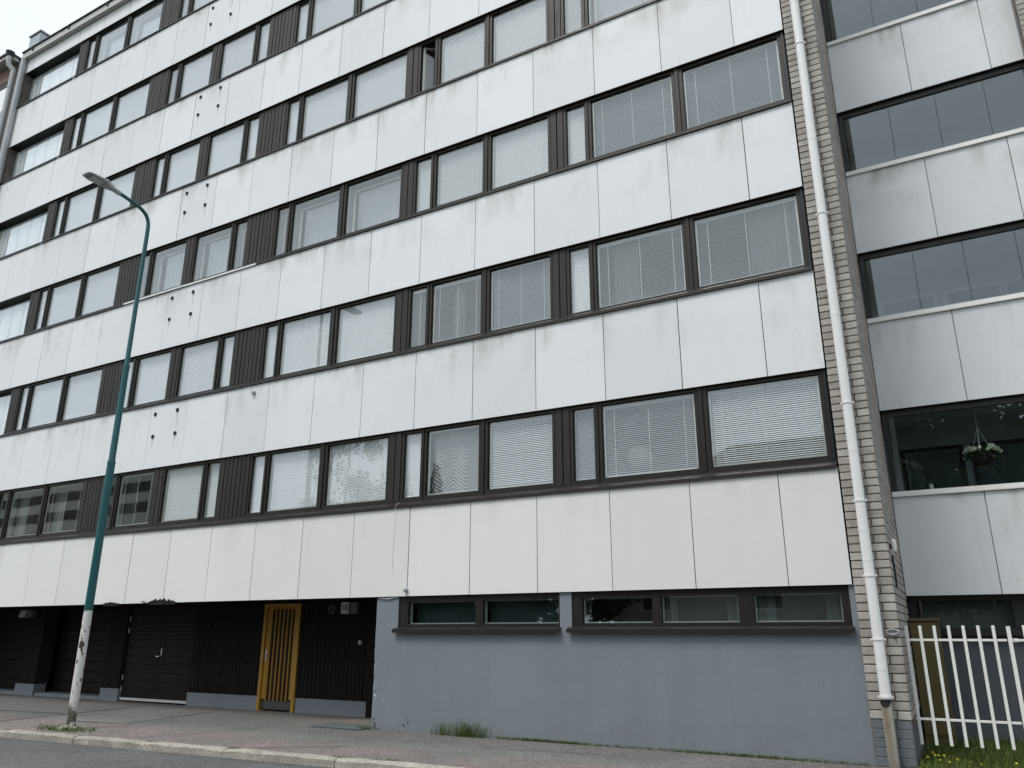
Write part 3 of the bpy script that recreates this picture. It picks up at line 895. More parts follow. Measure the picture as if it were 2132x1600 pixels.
# painted chips at the corner and exposed foot
for (x, z, w, h) in ((-2.99, -1.51, 0.05, 0.012), (-2.965, -1.53, 0.06, 0.016), (-2.97, -1.56, 0.03, 0.012), (-2.80, -1.575, 0.08, 0.008)):
    MB().add([(x - w / 2, YW - 0.0065, z), (x, YW - 0.0065, z - h / 2), (x + w / 2, YW - 0.0065, z + h * 0.2), (x + w * 0.1, YW - 0.0065, z + h / 2)], [(0, 1, 2, 3)]).build('paint_chip', 'white_metal', bld)
def low_window(x0, x1, panes, dark):
    w = empty('strip_window', ((x0 + x1) / 2, 0.1, wz0), parent=bld)
    fr = MB()
    zb, zt = -0.435, -0.085
    fr.box(x0, x1, 0.052, 0.16, wz0 + 0.028, -0.47).box(x0, x1, 0.066, 0.16, -0.046, 0.006)
    xs = [x0] + [e for p in panes for e in p] + [x1]
    for i in range(0, len(xs), 2):
        a, b = xs[i], xs[i + 1]
        aa = a if i == 0 else a + 0.035
        bb = b if i == len(xs) - 2 else b - 0.035
        if bb - aa > 0.002: fr.box(aa, bb, 0.058, 0.16, -0.47, -0.046)
    fr.build('frame', 'dark_metal', w)
    for a, b in panes:
        s = MB().ring(a, b, zb, zt, 0.035, 0.062, 0.15).build('sash', 'dark_metal', w)
        MB().ring(a + 0.022, b - 0.022, zb + 0.018, zt - 0.018, 0.018, 0.125, 0.165).build('inner_frame', 'pale_frame', w)
        MB().box(a + 0.001, b - 0.001, 0.100, 0.104, zb + 0.001, zt - 0.001).build('pane', 'glass_low', w)
    MB().prism([(0.050, wz0 + 0.050), (-0.045, wz0 + 0.022), (-0.047, wz0 - 0.032), (-0.040, wz0 - 0.032), (-0.038, wz0 + 0.010), (0.050, wz0 + 0.034)], x0 - 0.055, x1 + 0.02).build('sill', 'dark_metal', w)
    return w
low_window(*wins[0], [(-2.405, -1.120), (-0.985, 0.312)], True)
low_window(*wins[1], [(0.690, 1.747), (1.871, 2.927), (3.120, 4.195)], False)
for (a, b, mt) in ((-2.40, -1.12, 'reflection_teal'), (-0.98, 0.31, 'reflection_teal'), (1.93, 2.90, 'reflection_grey'), (3.16, 4.17, 'reflection_grey')):  # sheets added behind the glass; their colours stand in for mirrored trees and siding
    MB().box(a, b, 0.300, 0.304, -0.46, -0.06).build('reflection_sheet', mt, bld)
# rooms behind the strip windows
MB().box(-2.9, 4.3, 2.2, 2.3, -1.6, 0.05).box(-2.9, 4.3, 0.42, 2.2, -1.7, -1.6).build('store_wall', 'room_dark', bld)
for (x0, x1) in ((1.875, 2.05), (2.72, 2.93), (3.12, 3.36), (3.98, 4.2), (0.70, 0.76)):
    curtain(x0, x1, -0.5, -0.05, 0.26, 'curtain_grey', bld, 2, 0.012)

# ---- recessed garage front
YR = 1.35
RX0 = -22.0
MB().box(RX0, -2.80, 0.016, 3.2, 0.030, 0.058).build('recess_soffit', 'garage_paint', bld)
MB().box(RX0, -3.03, 3.2, 3.3, GZ - 0.1, 0.03).build('recess_back', 'backing', bld)
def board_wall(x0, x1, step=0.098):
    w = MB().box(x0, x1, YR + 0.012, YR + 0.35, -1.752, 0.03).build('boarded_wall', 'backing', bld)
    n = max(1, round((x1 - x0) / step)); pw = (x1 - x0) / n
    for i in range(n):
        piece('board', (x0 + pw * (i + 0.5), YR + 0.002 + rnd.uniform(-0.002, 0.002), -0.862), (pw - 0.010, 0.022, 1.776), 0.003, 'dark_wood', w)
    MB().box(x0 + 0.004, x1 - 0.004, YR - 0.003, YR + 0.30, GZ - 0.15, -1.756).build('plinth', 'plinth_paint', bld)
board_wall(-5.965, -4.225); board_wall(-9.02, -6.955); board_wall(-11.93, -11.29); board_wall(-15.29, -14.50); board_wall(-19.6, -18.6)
MB().box(-4.222, -4.10, YR - 0.02, YR + 0.3, GZ - 0.1, 0.03).build('corner_post', 'dark_wood', bld)
MB().box(-4.10, -3.02, YR + 0.05, YR + 0.3, GZ - 0.1, 0.03).build('corner_infill', 'dark_wood', bld)
# hinged double garage door with ribbed leaves
g1 = empty('garage_door', (-10.1, YR + 0.06, GZ), parent=bld)
zs = [-1.925 + 0.1735 * i for i in range(11)] + [-0.02]
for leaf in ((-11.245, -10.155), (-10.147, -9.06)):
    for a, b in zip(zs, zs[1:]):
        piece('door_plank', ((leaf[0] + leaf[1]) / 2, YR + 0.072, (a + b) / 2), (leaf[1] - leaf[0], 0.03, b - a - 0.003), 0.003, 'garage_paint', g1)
MB().box(-11.25, -9.055, YR + 0.088, YR + 0.2, -1.99, 0.02).build('door_leaf_core', 'backing', g1)
MB().box(-11.24, -9.05, YR + 0.030, YR + 0.085, -1.985, -1.935).build('bottom_strip', 'aluminium', g1)
for x, zz in ((-11.262, -0.27), (-11.262, -0.52), (-11.262, -1.52), (-11.262, -1.75), (-9.045, -0.27), (-9.045, -0.52), (-9.045, -1.52), (-9.045, -1.77)):
    MB().tube([(x, YR + 0.045, zz - 0.055), (x, YR + 0.045, zz + 0.055)], 0.012, 8).build('hinge', 'steel', g1)
hd = MB().box(-10.075, -10.04, YR + 0.046, YR + 0.056, -1.07, -0.90)
hd.tube([(-10.058, YR + 0.05, -1.055), (-10.058, YR - 0.0, -1.06), (-10.16, YR - 0.005, -1.062)], 0.012, 8)
hd.tube([(-10.058, YR + 0.05, -0.95), (-10.058, YR + 0.036, -0.95)], 0.016, 10)
hd.build('handle', 'steel', g1)
# two sectional garage doors set deeper between the piers
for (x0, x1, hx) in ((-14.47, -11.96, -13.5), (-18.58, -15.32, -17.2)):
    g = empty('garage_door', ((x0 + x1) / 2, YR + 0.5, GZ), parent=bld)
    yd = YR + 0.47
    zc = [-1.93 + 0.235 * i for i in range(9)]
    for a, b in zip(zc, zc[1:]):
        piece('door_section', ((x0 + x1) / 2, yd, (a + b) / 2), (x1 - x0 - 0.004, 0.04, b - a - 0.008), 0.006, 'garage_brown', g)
    MB().box(x0, x1, yd + 0.022, yd + 0.06, -1.94, 0.02).build('door_core', 'backing', g)
    MB().box(hx - 0.09, hx + 0.09, yd - 0.05, yd - 0.02, -1.66, -1.63).build('handle', 'black', g)
    MB().box(x0 + 0.01, x1 - 0.01, YR + 0.02, yd + 0.05, GZ - 0.05, -1.945).build('threshold', 'plinth_paint', g)
# yellow slatted door
dr = empty('entrance_door', (-6.46, YR, GZ), parent=bld)
MB().box(-6.950, -6.885, YR - 0.035, YR + 0.12, GZ - 0.02, -0.012).box(-6.045, -5.970, YR - 0.035, YR + 0.12, GZ - 0.02, -0.012).box(-6.885, -6.045, YR - 0.035, YR + 0.12, -0.055, -0.012).build('frame', 'yellow_paint', dr)
lf = MB().box(-6.880, -6.05, YR + 0.04, YR + 0.09, -1.99, -0.06).build('leaf', 'brown_inner', dr)
MB().box(-6.880, -6.795, YR + 0.005, YR + 0.038, -1.80, -0.06).box(-6.145, -6.05, YR + 0.005, YR + 0.038, -1.80, -0.06).box(-6.795, -6.145, YR + 0.005, YR + 0.038, -0.11, -0.06).build('leaf_border', 'yellow_paint', dr)
for i in range(6):
    x = -6.755 + i * 0.108
    piece('slat', (x, YR + 0.002, -0.955), (0.024, 0.030, 1.74), 0.003, 'yellow_paint', lf)
MB().box(-6.878, -6.052, YR + 0.020, YR + 0.039, -1.985, -1.83).build('kick_plate', 'kick_steel', dr)
MB().box(-6.872, -6.822, YR - 0.002, YR + 0.006, -1.09, -0.88).tube([(-6.846, YR, -1.0), (-6.846, YR - 0.05, -1.0), (-6.75, YR - 0.055, -1.0)], 0.010, 8).build('handle', 'steel', dr)
# round vent grille, bell, lamps on the boarded wall
vr = MB()
n = 28
for i in range(n):
    a0, a1 = 2 * math.pi * i / n, 2 * math.pi * (i + 1) / n
    for a, b in ((0.074, 0.086),):
        q = []
        for y in (YR - 0.03, YR - 0.008):
            for ang in (a0, a1):
                for r in (a, b):
                    q.append((-5.18 + r * math.cos(ang), y, -0.135 + r * math.sin(ang)))
        vr.add(q, [(0, 1, 3, 2), (0, 4, 5, 1), (2, 3, 7, 6), (1, 5, 7, 3), (0, 2, 6, 4)])
vo = vr.build('vent_ring', 'box_grey', bld)
MB().tube([(-5.18, YR - 0.010, -0.135), (-5.18, YR - 0.022, -0.135)], [0.073, 0.070], 20).build('vent_cover', 'black', vo)
bell = MB().tube([(-4.43, YR - 0.008, -0.74), (-4.43, YR - 0.035, -0.74), (-4.43, YR - 0.045, -0.74)], [0.040, 0.040, 0.030], 18).build('call_button', 'box_cream', bld)
MB().tube([(-4.43, YR - 0.045, -0.74), (-4.43, YR - 0.052, -0.74)], [0.013, 0.011], 10).build('button', 'box_grey', bell)
def text_mesh(body, size, loc, rot, mat, parent, name):
    cu = bpy.data.curves.new(name, 'FONT'); cu.body = body; cu.size = size; cu.extrude = 0.001; cu.align_x = 'CENTER'; cu.align_y = 'CENTER'
    tmp = bpy.data.objects.new(name, cu); col.objects.link(tmp)
    dg = bpy.context.evaluated_depsgraph_get()
    me = bpy.data.meshes.new_from_object(tmp.evaluated_get(dg))
    bpy.data.objects.remove(tmp)
    o = bpy.data.objects.new(name, me); me.materials.clear(); me.materials.append(M[mat]); col.objects.link(o)
    place(o, loc, parent); o.rotation_euler = rot
    return o
nl = empty('house_number_lamp', (-4.66, YR - 0.06, -0.24), 'cream and grey house number light box reading 18 above the call button', 'house number')
MB().box(-4.825, -4.645, YR - 0.16, YR - 0.012, -0.225, -0.015).build('lit_face', 'box_cream', nl)
MB().box(-4.644, -4.46, YR - 0.13, YR - 0.012, -0.222, -0.018).build('housing', 'box_grey', nl)
text_mesh('18', 0.150, (-4.735, YR - 0.1625, -0.115), (R_(90), 0, 0), 'black', nl, 'digits')
gl_ = empty('garage_lamp', (-15.1, YR - 0.06, -0.22), 'small grey box lamp over the garage pier at the far end', 'lamp')
MB().prism([(YR - 0.012, -0.20), (YR - 0.012, -0.03), (YR - 0.13, -0.03), (YR - 0.17, -0.20)], -15.38, -15.13).build('lit_face', 'box_cream', gl_)
MB().prism([(YR - 0.012, -0.20), (YR - 0.012, -0.03), (YR - 0.12, -0.03), (YR - 0.15, -0.20)], -15.128, -14.88).build('housing', 'box_grey', gl_)
# torn bitumen felt hanging out under the lowest panels
def torn(x0, x1, h, seed):
    r = random.Random(seed); mb = MB(); n = 26
    for i in range(n + 1):
        x = x0 + (x1 - x0) * i / n
        e = max(0.0, math.sin(math.pi * i / n)) ** 0.5
        mb.v += [(x, -0.022 - 0.01 * r.random(), -0.035 - 0.012 * r.random()), (x, -0.03 - 0.012 * r.random(), (h * (0.35 + 0.65 * r.random())) * e - 0.004), (x, 0.014, 0.0 - 0.004)]
    for i in range(n):
        a = i * 3
        mb.f += [(a, a + 3, a + 4, a + 1), (a + 1, a + 4, a + 5, a + 2), (a + 2, a + 5, a + 3, a)]
    mb.f += [(0, 1, 2), (n * 3 + 2, n * 3 + 1, n * 3)]
    return mb.build('torn_felt', 'felt', bld)
torn(-8.82, -7.98, 0.095, 3); torn(-10.25, -9.72, 0.05, 8)
wh = MB()
for i in range(22):
    x = -9.05 + rnd.uniform(0, 0.30); a = rnd.uniform(0.2, 1.0)
    p0 = Vector((x + 0.1, -0.02, -0.01))
    wh.tube([p0, p0 + Vector((-0.07 * a, -0.02, 0.05 * a)), p0 + Vector((-0.16 * a, -0.025, 0.045 * a + rnd.uniform(-0.01, 0.02)))], 0.0016, 4, False)
wh.build('loose_fibres', 'felt', bld, kind='stuff')
# broken-out spots at the foot of the wall corner
for i in range(22):
    x = -3.0 + abs(rnd.gauss(0, 0.08)) if i < 12 else -2.44 + rnd.gauss(0, 0.07)
    z = GZ + abs(rnd.gauss(0, 0.055)) + (0.10 * rnd.random() if i % 3 == 0 else 0)
    n_ = 7; w_ = rnd.uniform(0.008, 0.024); mb = MB(); ph = rnd.random() * 6
    for q in range(n_):
        a = 2 * math.pi * q / n_ + ph; rr = w_ * rnd.uniform(0.45, 1.0)
        mb.v += [(x + rr * math.cos(a), YW - 0.0055, z + rr * 0.9 * math.sin(a)), (x + rr * math.cos(a), YW + 0.01, z + rr * 0.9 * math.sin(a))]
    mb.f.append(tuple(range(0, 2 * n_, 2))); mb.f += [(2 * q, 2 * q + 1, (2 * q + 3) % (2 * n_), (2 * q + 2) % (2 * n_)) for q in range(n_)]
    mb.build('spalled_patch', 'spall', bld)
# small fittings on the panels
MB().tube([(-6.42, 0.0, 4.05), (-6.42, -0.05, 4.05)], [0.050, 0.036], 12).tube([(-6.42, -0.05, 4.05), (-6.42, -0.06, 4.05)], [0.020, 0.016], 8).build('wall_eyelet', 'grey_metal', bld)
MB().tube([(-2.41, 0.0, 0.10), (-2.41, -0.035, 0.10), (-2.41, -0.06, 0.10), (-2.41, -0.068, 0.10)], [0.036, 0.036, 0.028, 0.010], 14).build('sensor_cap', 'grey_metal', bld)
cb = [(-2.60, -0.045, 1.53), (-2.66, -0.055, 1.50), (-2.69, -0.03, 1.42), (-2.70, -0.012, 1.2), (-2.715, -0.010, 0.9), (-2.72, -0.010, 0.55), (-2.725, -0.012, 0.42)]
tag(MB().tube(cb, 0.0035, 6).build('loose_cable', 'cord_white'), 'thin pale cable dangling from the lowest window sill over the panel', 'cable')
cb2 = [(-2.98, 0.03, -0.012), (-2.90, 0.018, -0.03), (-2.78, 0.012, -0.035), (-2.66, 0.018, -0.018), (-2.60, 0.03, -0.008)]
MB().tube(cb2, 0.006, 6).build('surface_cable', 'aluminium', bld)
# paper lamp hanging in the room behind the grey blind
pl = MB(); ctr = Vector((1.42, 0.75, 2.02)); rs = 0.20
for j in range(13):
    for i in range(24):
        th, ph = math.pi * j / 12, 2 * math.pi * i / 24
        rr = rs * (1 + 0.012 * (j % 2))
        pl.v.append((ctr.x + rr * math.sin(th) * math.cos(ph), ctr.y + rr * math.sin(th) * math.sin(ph), ctr.z + rr * math.cos(th)))
for j in range(12):
    for i in range(24):
        a, b = j * 24 + i, j * 24 + (i + 1) % 24
        pl.f.append((a, a + 24, b + 24, b))
plo = empty('pendant_lamp', (1.42, 0.75, 1.82), 'round white paper lamp behind the half-open blind above the strip windows', 'lamp')
pl.build('shade', 'paper', plo, smooth=True)
MB().tube([(1.42, 0.75, 2.22), (1.42, 0.75, ZB[1] + 0.06)], 0.004, 6).build('cord', 'black', plo)

# ---- brick pier at the end of the facade
PX0, PX1, PD = 4.365, 4.800, 2.44
SK = -0.0195                       # the side face leans in plan a little
pier = MB().add([(PX0, 0.012, GZ - 0.1), (PX1 - 0.012, 0.012, GZ - 0.1), (PX1 - 0.012 + SK * PD, PD, GZ - 0.1), (PX0, PD, GZ - 0.1),
                 (PX0, 0.012, 17.02), (PX1 - 0.012, 0.012, 17.02), (PX1 - 0.012 + SK * PD, PD, 17.02), (PX0, PD, 17.02)],
                [(0, 3, 2, 1), (4, 5, 6, 7), (0, 1, 5, 4), (1, 2, 6, 5), (2, 3, 7, 6), (3, 0, 4, 7)]).build('brick_pier', 'mortar', bld)
CH = 0.100
z = -1.52; r = 0
top_bricks = MB()
while z < 16.9:
    spl = [(PX0, PX1 - 0.155), (PX1 - 0.140, PX1)] if r % 2 == 0 else [(PX0, PX0 + 0.135), (PX0 + 0.150, PX1)]
    for (a, b) in spl:
        c = ((a + b) / 2 + rnd.uniform(-0.0015, 0.0015), 0.060 + rnd.uniform(-0.002, 0.002), z + CH / 2 + rnd.uniform(-0.001, 0.001))
        if z < 9.4:
            piece('brick', c, (b - a, 0.120, 0.086), 0.004, 'brick', pier, (0, rnd.uniform(-0.004, 0.004), rnd.uniform(-0.004, 0.004)))
        else:
            top_bricks.box(c[0] - (b - a) / 2, c[0] + (b - a) / 2, 0.0, 0.12, c[2] - 0.043, c[2] + 0.043)
    z += CH; r += 1
top_bricks.build('brick_facing', 'brick', pier, kind='stuff')
sb = MB()
brick_face_x(sb, PX1, 0.05, 0.125, PD, -1.52, 16.95, SK, start=1)
sb.build('brick_facing', 'brick', pier, kind='stuff')
# painted brick foot of the pier
z = -2.12; r = 0
while z < -1.53:
    spl = [(PX0 + 0.012, PX1 - 0.175), (PX1 - 0.163, PX1 - 0.012)] if r % 2 else [(PX0 + 0.012, PX0 + 0.15), (PX0 + 0.162, PX1 - 0.012)]
    for (a, b) in spl:
        piece('brick', ((a + b) / 2, 0.062, z + CH / 2), (b - a, 0.110, 0.092), 0.004, 'brick_painted', pier)
    z += CH; r += 1
pb = MB(); brick_face_x(pb, PX1 - 0.010, 0.05, 0.12, PD, -2.12, -1.53, SK)
pb.build('brick_facing', 'brick_painted', pier, kind='stuff')
# little fittings on the pier
MB().tube([(4.745, -0.002, -0.62), (4.745, -0.03, -0.62)], [0.012, 0.012], 8).build('hook', 'black', bld)
rg = MB(); n = 22
rg.tube([(4.725 + 0.062 * math.cos(2 * math.pi * i / n), -0.014, -0.555 + 0.030 * math.sin(2 * math.pi * i / n)) for i in range(n + 1)], 0.008, 6, False)
rg.build('wall_ring', 'grey_metal', bld)
wl_ = empty('wall_lamp', (4.83, 0.30, 0.33), 'small caged bulkhead lamp on the shaded side of the brick pier', 'lamp')
MB().tube([(PX1 - 0.004, 0.30, 0.46), (PX1 + 0.05, 0.30, 0.46)], [0.03, 0.026], 10).build('bracket', 'black', wl_)
MB().tube([(PX1 + 0.045, 0.30, 0.40), (PX1 + 0.045, 0.30, 0.46), (PX1 + 0.045, 0.30, 0.52), (PX1 + 0.045, 0.30, 0.55)], [0.026, 0.034, 0.034, 0.018], 12).build('glass_shade', 'paper', wl_)
tag(MB().tube([(PX1 + 0.004, 0.42, 0.36), (PX1 + 0.008, 0.45, 0.15), (PX1 + 0.004, 0.46, -0.02)], 0.011, 6).build('conduit', 'black', bld))

# ------------------------------------------------------------------ downpipes
def pipe_bracket(x, y, z, r, parent, wall_y, mat='white_metal'):
    mb = MB()
    n = 16
    mb.tube([(x, y, z - 0.012), (x, y, z + 0.012)], r + 0.007, 18)
    mb.box(x - r - 0.020, x - r - 0.002, y - 0.006, y + 0.010, z - 0.012, z + 0.012)
    mb.box(x + r + 0.002, x + r + 0.020, y - 0.006, y + 0.010, z - 0.012, z + 0.012)
    mb.tube([(x, y + r, z), (x, wall_y + 0.01, z)], 0.006, 6)
    return mb.build('bracket', mat, parent, smooth=True)
dp = empty('downpipe', (4.568, -0.10, GZ), 'white round drainpipe down the brick pier with a broken rusty foot', 'drainpipe')
jz = [-1.29, -0.98, 0.262, 0.616, 1.617, 3.447, 6.16, 8.6, 11.2, 14.0, 16.9]
for a, b in zip(jz, jz[1:]):
    MB().tube([(4.568, -0.10, a), (4.568, -0.10, b + 0.03)], 0.0612, 28, True).tube([(4.568, -0.10, a - 0.001), (4.568, -0.10, a + 0.045)], 0.0632, 28, True).build('pipe_section', 'white_metal', dp, smooth=True)
for z in (7.838, 4.985, 2.249, 0.994, 0.09, -0.636, -1.267, 10.6, 13.4):
    pipe_bracket(4.568, -0.10, z, 0.0625, dp, 0.0)
# rusty standpipe, its mouth torn open at the front
mb = MB(); n = 28
rp = 0.0585
zl = [GZ - 0.08, -1.8, -1.6, -1.45, -1.36, -1.31]
for j, z in enumerate(zl):
    for i in range(n):
        a = 2 * math.pi * i / n
        front = max(0.0, -math.sin(a))
        zz = z
        if j >= 4: zz = z - (0.075 if j == 5 else 0.02) * (front ** 1.2) - (0.012 * math.sin(i * 2.7) if front > 0.2 else 0)
        off = 0.012 * (1 - j / 5)
        mb.v.append((4.560 + off * 0.4 + rp * math.cos(a), -0.10 + rp * math.sin(a), zz))
for j in range(len(zl) - 1):
    for i in range(n):
        a, b = j * n + i, j * n + (i + 1) % n
        mb.f.append((a, b, b + n, a + n))
mb.build('foot_pipe', 'rusty_pipe', dp, org=(4.562, -0.10, GZ), smooth=True)
inn = MB().tube([(4.566, -0.098, -1.50), (4.566, -0.098, -1.292)], 0.050, 16).build('pipe_mouth', 'black', dp)
# two grey pipes at the far corner
d2 = empty('downpipe', (-18.44, -0.10, GZ), 'grey drainpipe at the far left corner under the white eave', 'drainpipe')
for a, b in ((-1.9, 3.4), (3.4, 6.2), (6.2, 9.0), (9.0, 12.0), (12.0, 15.1), (15.1, 17.03)):
    MB().tube([(-18.44, -0.10, a), (-18.44, -0.10, b - 0.05), (-18.44, -0.10, b - 0.045), (-18.44, -0.10, b)], [0.085, 0.085, 0.093, 0.093], 16).build('pipe_section', 'grey_metal', d2, smooth=True)
d3 = empty('downpipe', (-18.92, -0.12, GZ), 'crooked grey drainpipe with a swan neck beside the brown building', 'drainpipe')
MB().tube([(-18.92, -0.12, -1.9), (-18.92, -0.12, 16.72), (-18.93, -0.13, 16.80), (-19.02, -0.26, 16.95), (-19.03, -0.28, 17.08), (-19.03, -0.28, 17.28)], 0.078, 16).build('pipe_section', 'grey_metal', d3, smooth=True)
MB().tube([(-19.03, -0.28, 17.26), (-19.03, -0.28, 17.42)], [0.10, 0.14], 12).build('hopper', 'dark_metal', d3)
for z in (16.1, 13.0, 10.0):
    pipe_bracket(-18.92, -0.12, z, 0.078, d3, 0.03, 'grey_metal')

# ------------------------------------------------------------------ brown neighbour at the far left
nb = empty('neighbour_building', (-23, 0.6, GZ), 'brown-clad neighbouring block cut off at the top left corner', 'building')
MB().box(-30, -18.95, 0.05, 9, GZ - 0.1, 17.30).build('wall', 'brick_dark', nb)
MB().box(-30, -19.10, -0.30, 0.3, 17.42, 17.50).build('roof_edge', 'dark_metal', nb)
MB().box(-30, -19.12, -0.26, 0.049, 17.30, 17.415).build('eave', 'eave_paint', nb)
for k in range(1, 6):
    z0 = ZB[k] + 0.15
    for i in range(8):
        piece('facade_panel', (-19.80 - 1.2 * i, 0.030, z0 + 0.72), (1.19, 0.03, 1.43), 0.002, 'brown_panel', nb)
    w = empty('window_band', (-22, 0.04, z0 + 1.45), parent=nb)
    MB().box(-28.9, -19.15, -0.01, 0.048, z0 + 1.44, z0 + 1.49).build('sill', 'white_metal', w)
    MB().box(-28.9, -19.15, 0.01, 0.048, z0 + 1.49, z0 + 2.70).build('frame', 'dark_metal', w)
    for i in range(8):
        MB().box(-19.95 - 0.9 * i, -19.25 - 0.9 * i, 0.0, 0.008, z0 + 1.55, z0 + 2.45).build('pane', 'blind_white', w)
for i in range(8):
    piece('facade_panel', (-19.80 - 1.2 * i, 0.030, 16.98), (1.19, 0.03, 0.60), 0.002, 'brown_panel', nb)

# ------------------------------------------------------------------ recessed wing with glazed balconies
WY = 2.46
wing = empty('balcony_wing', (6.2, 3.4, GZ), 'set-back wing with grey panels and glazed balconies beyond the brick pier', 'building')
wj = [4.757, 5.962, 7.130, 7.590]
WB = [-0.052, 2.740, 5.450, 8.200]
WT = [1.378, 4.186, 6.898, 9.605]
WX0, WX1 = wj[0], wj[-1]
MB().box(WX0 - 0.3, WX1 + 3, 3.95, 4.1, GZ - 0.1, 11.0).build('rear_wall', 'wing_inner', wing)
for k in range(4):
    for a, b in zip(wj, wj[1:]):
        panel(a, b, WB[k], WT[k], 'panel_wing', WY, wing)
    MB().box(WX0 + 0.002, WX1 + 0.3, WY + 0.03, WY + 0.14, WB[k] + 0.01, WT[k] - 0.012).build('parapet', 'wing_inner', wing)
    MB().box(WX0, WX1 + 0.3, WY + 0.142, 3.948, WB[k] + 0.02, WB[k] + 0.22).build('floor_slab', 'wing_inner', wing)
    # aluminium rail
    zt = WT[k]
    MB().prism([(WY + 0.12, zt + 0.004), (WY - 0.035, zt + 0.004), (WY - 0.035, zt + 0.030), (WY - 0.030, zt + 0.036), (WY - 0.030, zt + 0.058), (WY - 0.022, zt + 0.064), (WY - 0.022, zt + 0.085), (WY + 0.12, zt + 0.092)][::-1], WX0 + 0.012, WX1).build('rail', 'white_metal', wing)
    ztop = WB[k + 1] if k < 3 else zt + 1.28
    yg = WY + 0.10
    bal = empty('balcony_glazing', (6.2, yg, zt + 0.09), parent=wing)
    xs = [WX0 + 0.10 + 0.706 * i for i in range(5)]
    for i in range(4):
        MB().box(xs[i] + 0.0035, xs[i + 1] - 0.0035, yg - 0.004, yg + 0.004, zt + 0.095, ztop - 0.10).build('pane', 'glass_balcony', bal)
    MB().box(WX0 + 0.02, WX1, yg - 0.03, yg + 0.04, ztop - 0.10, ztop - 0.006).box(WX0 + 0.02, WX1, WY + 0.014, yg - 0.032, ztop - 0.006, ztop + 0.008).build('top_track', 'wing_frame', bal)
    MB().box(WX0 + 0.02, WX0 + 0.085, WY + 0.03, yg + 0.05, zt + 0.094, ztop - 0.101).build('jamb', 'wing_frame', bal)
    MB().box(WX0 - 0.04, WX0 + 0.02, WY + 0.22, 3.94, zt - 1.2, ztop).build('side_wall', 'wing_inner', bal)
    # inner windows and balcony door on the flat's own wall
    for (a, b, zz) in ((4.95, 5.75, zt - 0.30), (5.98, 6.75, zt - 0.30), (6.85, 7.50, zt - 1.1)):
        iwn = empty('inner_window', ((a + b) / 2, 3.93, zz), parent=wing)
        MB().ring(a, b, zz, ztop - 0.42, 0.06, 3.90, 3.945).build('frame', 'wing_frame' if k == 0 else 'pale_frame', iwn)
        MB().box(a, b, 3.925, 3.93, zz, ztop - 0.42).build('pane', 'glass', iwn)
        bl = MB(); slat_blind(bl, a, b, zz, ztop - 0.46, 3.985 - 0.045, 40 if k == 0 else 60)
        bl.build('blind', 'blind_grey', iwn, kind='stuff')
MB().box(WX0, WX1 + 0.3, WY - 0.0, 3.948, 10.93, 11.1).build('top_slab', 'wing_inner', wing)
# lowest storey of the wing: dark window strip over a blue-grey wall
MB().box(WX0 - 0.1, WX1 + 2, WY + 0.25, WY + 0.5, GZ - 0.1, -0.50).build('base_wall', 'wing_base', wing)
lw = empty('strip_window', (6.2, WY + 0.2, -0.52), parent=wing)
MB().box(WX0 - 0.05, WX1 + 2, WY + 0.11, WY + 0.30, -0.12, -0.056).box(WX0 - 0.05, WX1 + 2, WY + 0.16, WY + 0.30, -0.60, -0.50).build('frame', 'wing_frame', lw)
for (a, b) in ((4.90, 6.06), (6.22, 7.5)):
    MB().box(a, b, WY + 0.20, WY + 0.206, -0.50, -0.12).build('pane', 'glass_low', lw)
for x in (WX0 - 0.05, 6.06, 7.5):
    MB().box(x, x + 0.16, WY + 0.15, WY + 0.30, -0.50, -0.12).build('mullion', 'wing_frame', lw)
MB().box(4.95, 7.4, WY + 0.33, WY + 0.36, -0.6, -0.1).build('inner_board', 'box_grey', lw)
# the next pier, seen only at the top right corner
p2 = MB().box(7.612, 9.0, WY - 0.29, WY + 0.5, GZ - 0.1, 11.0).build('brick_pier', 'mortar', wing)
z = 6.4; r = 0
while z < 9.6:
    x = 7.600 - (0 if r % 2 else 0.0)
    ws = [0.285, 0.285, 0.285] if r % 2 else [0.135, 0.285, 0.285, 0.135]
    for w in ws:
        piece('brick', (x + w / 2, WY - 0.25, z + 0.05), (w, 0.10, 0.086), 0.004, 'brick', p2)
        x += w + 0.015
    z += CH; r += 1

# things on the lowest balcony
hb = empty('hanging_basket', (6.05, 2.36 + 0.45, 1.80), 'round hanging basket of white flowers behind the balcony glass', 'flower basket')
HB = Vector((6.03, 2.80, 1.965))
mb = MB(); n = 20
prof = [(0.0, -0.15), (0.07, -0.145), (0.13, -0.10), (0.165, -0.03), (0.172, 0.03), (0.160, 0.03), (0.0, 0.02)]
for (rr, zz) in prof:
    for i in range(n):
        a = 2 * math.pi * i / n
        mb.v.append((HB.x + rr * math.cos(a), HB.y + rr * math.sin(a), HB.z + zz))
for j in range(len(prof) - 1):
    for i in range(n):
        a, b = j * n + i, j * n + (i + 1) % n
        mb.f.append((a, b, b + n, a + n))
mb.build('pot', 'terracotta', hb, smooth=True)
cr = MB()
for i in range(3):
    a = 2 * math.pi * i / 3 + 0.4
    cr.tube([(HB.x + 0.165 * math.cos(a), HB.y + 0.165 * math.sin(a), HB.z + 0.03), (HB.x, HB.y, HB.z + 0.42)], 0.004, 5)
cr.tube([(HB.x, HB.y, HB.z + 0.42), (HB.x, HB.y, WB[1] + 0.02)], 0.004, 5)
cr.build('cord', 'box_cream', hb)
lv = MB(); fl = MB()
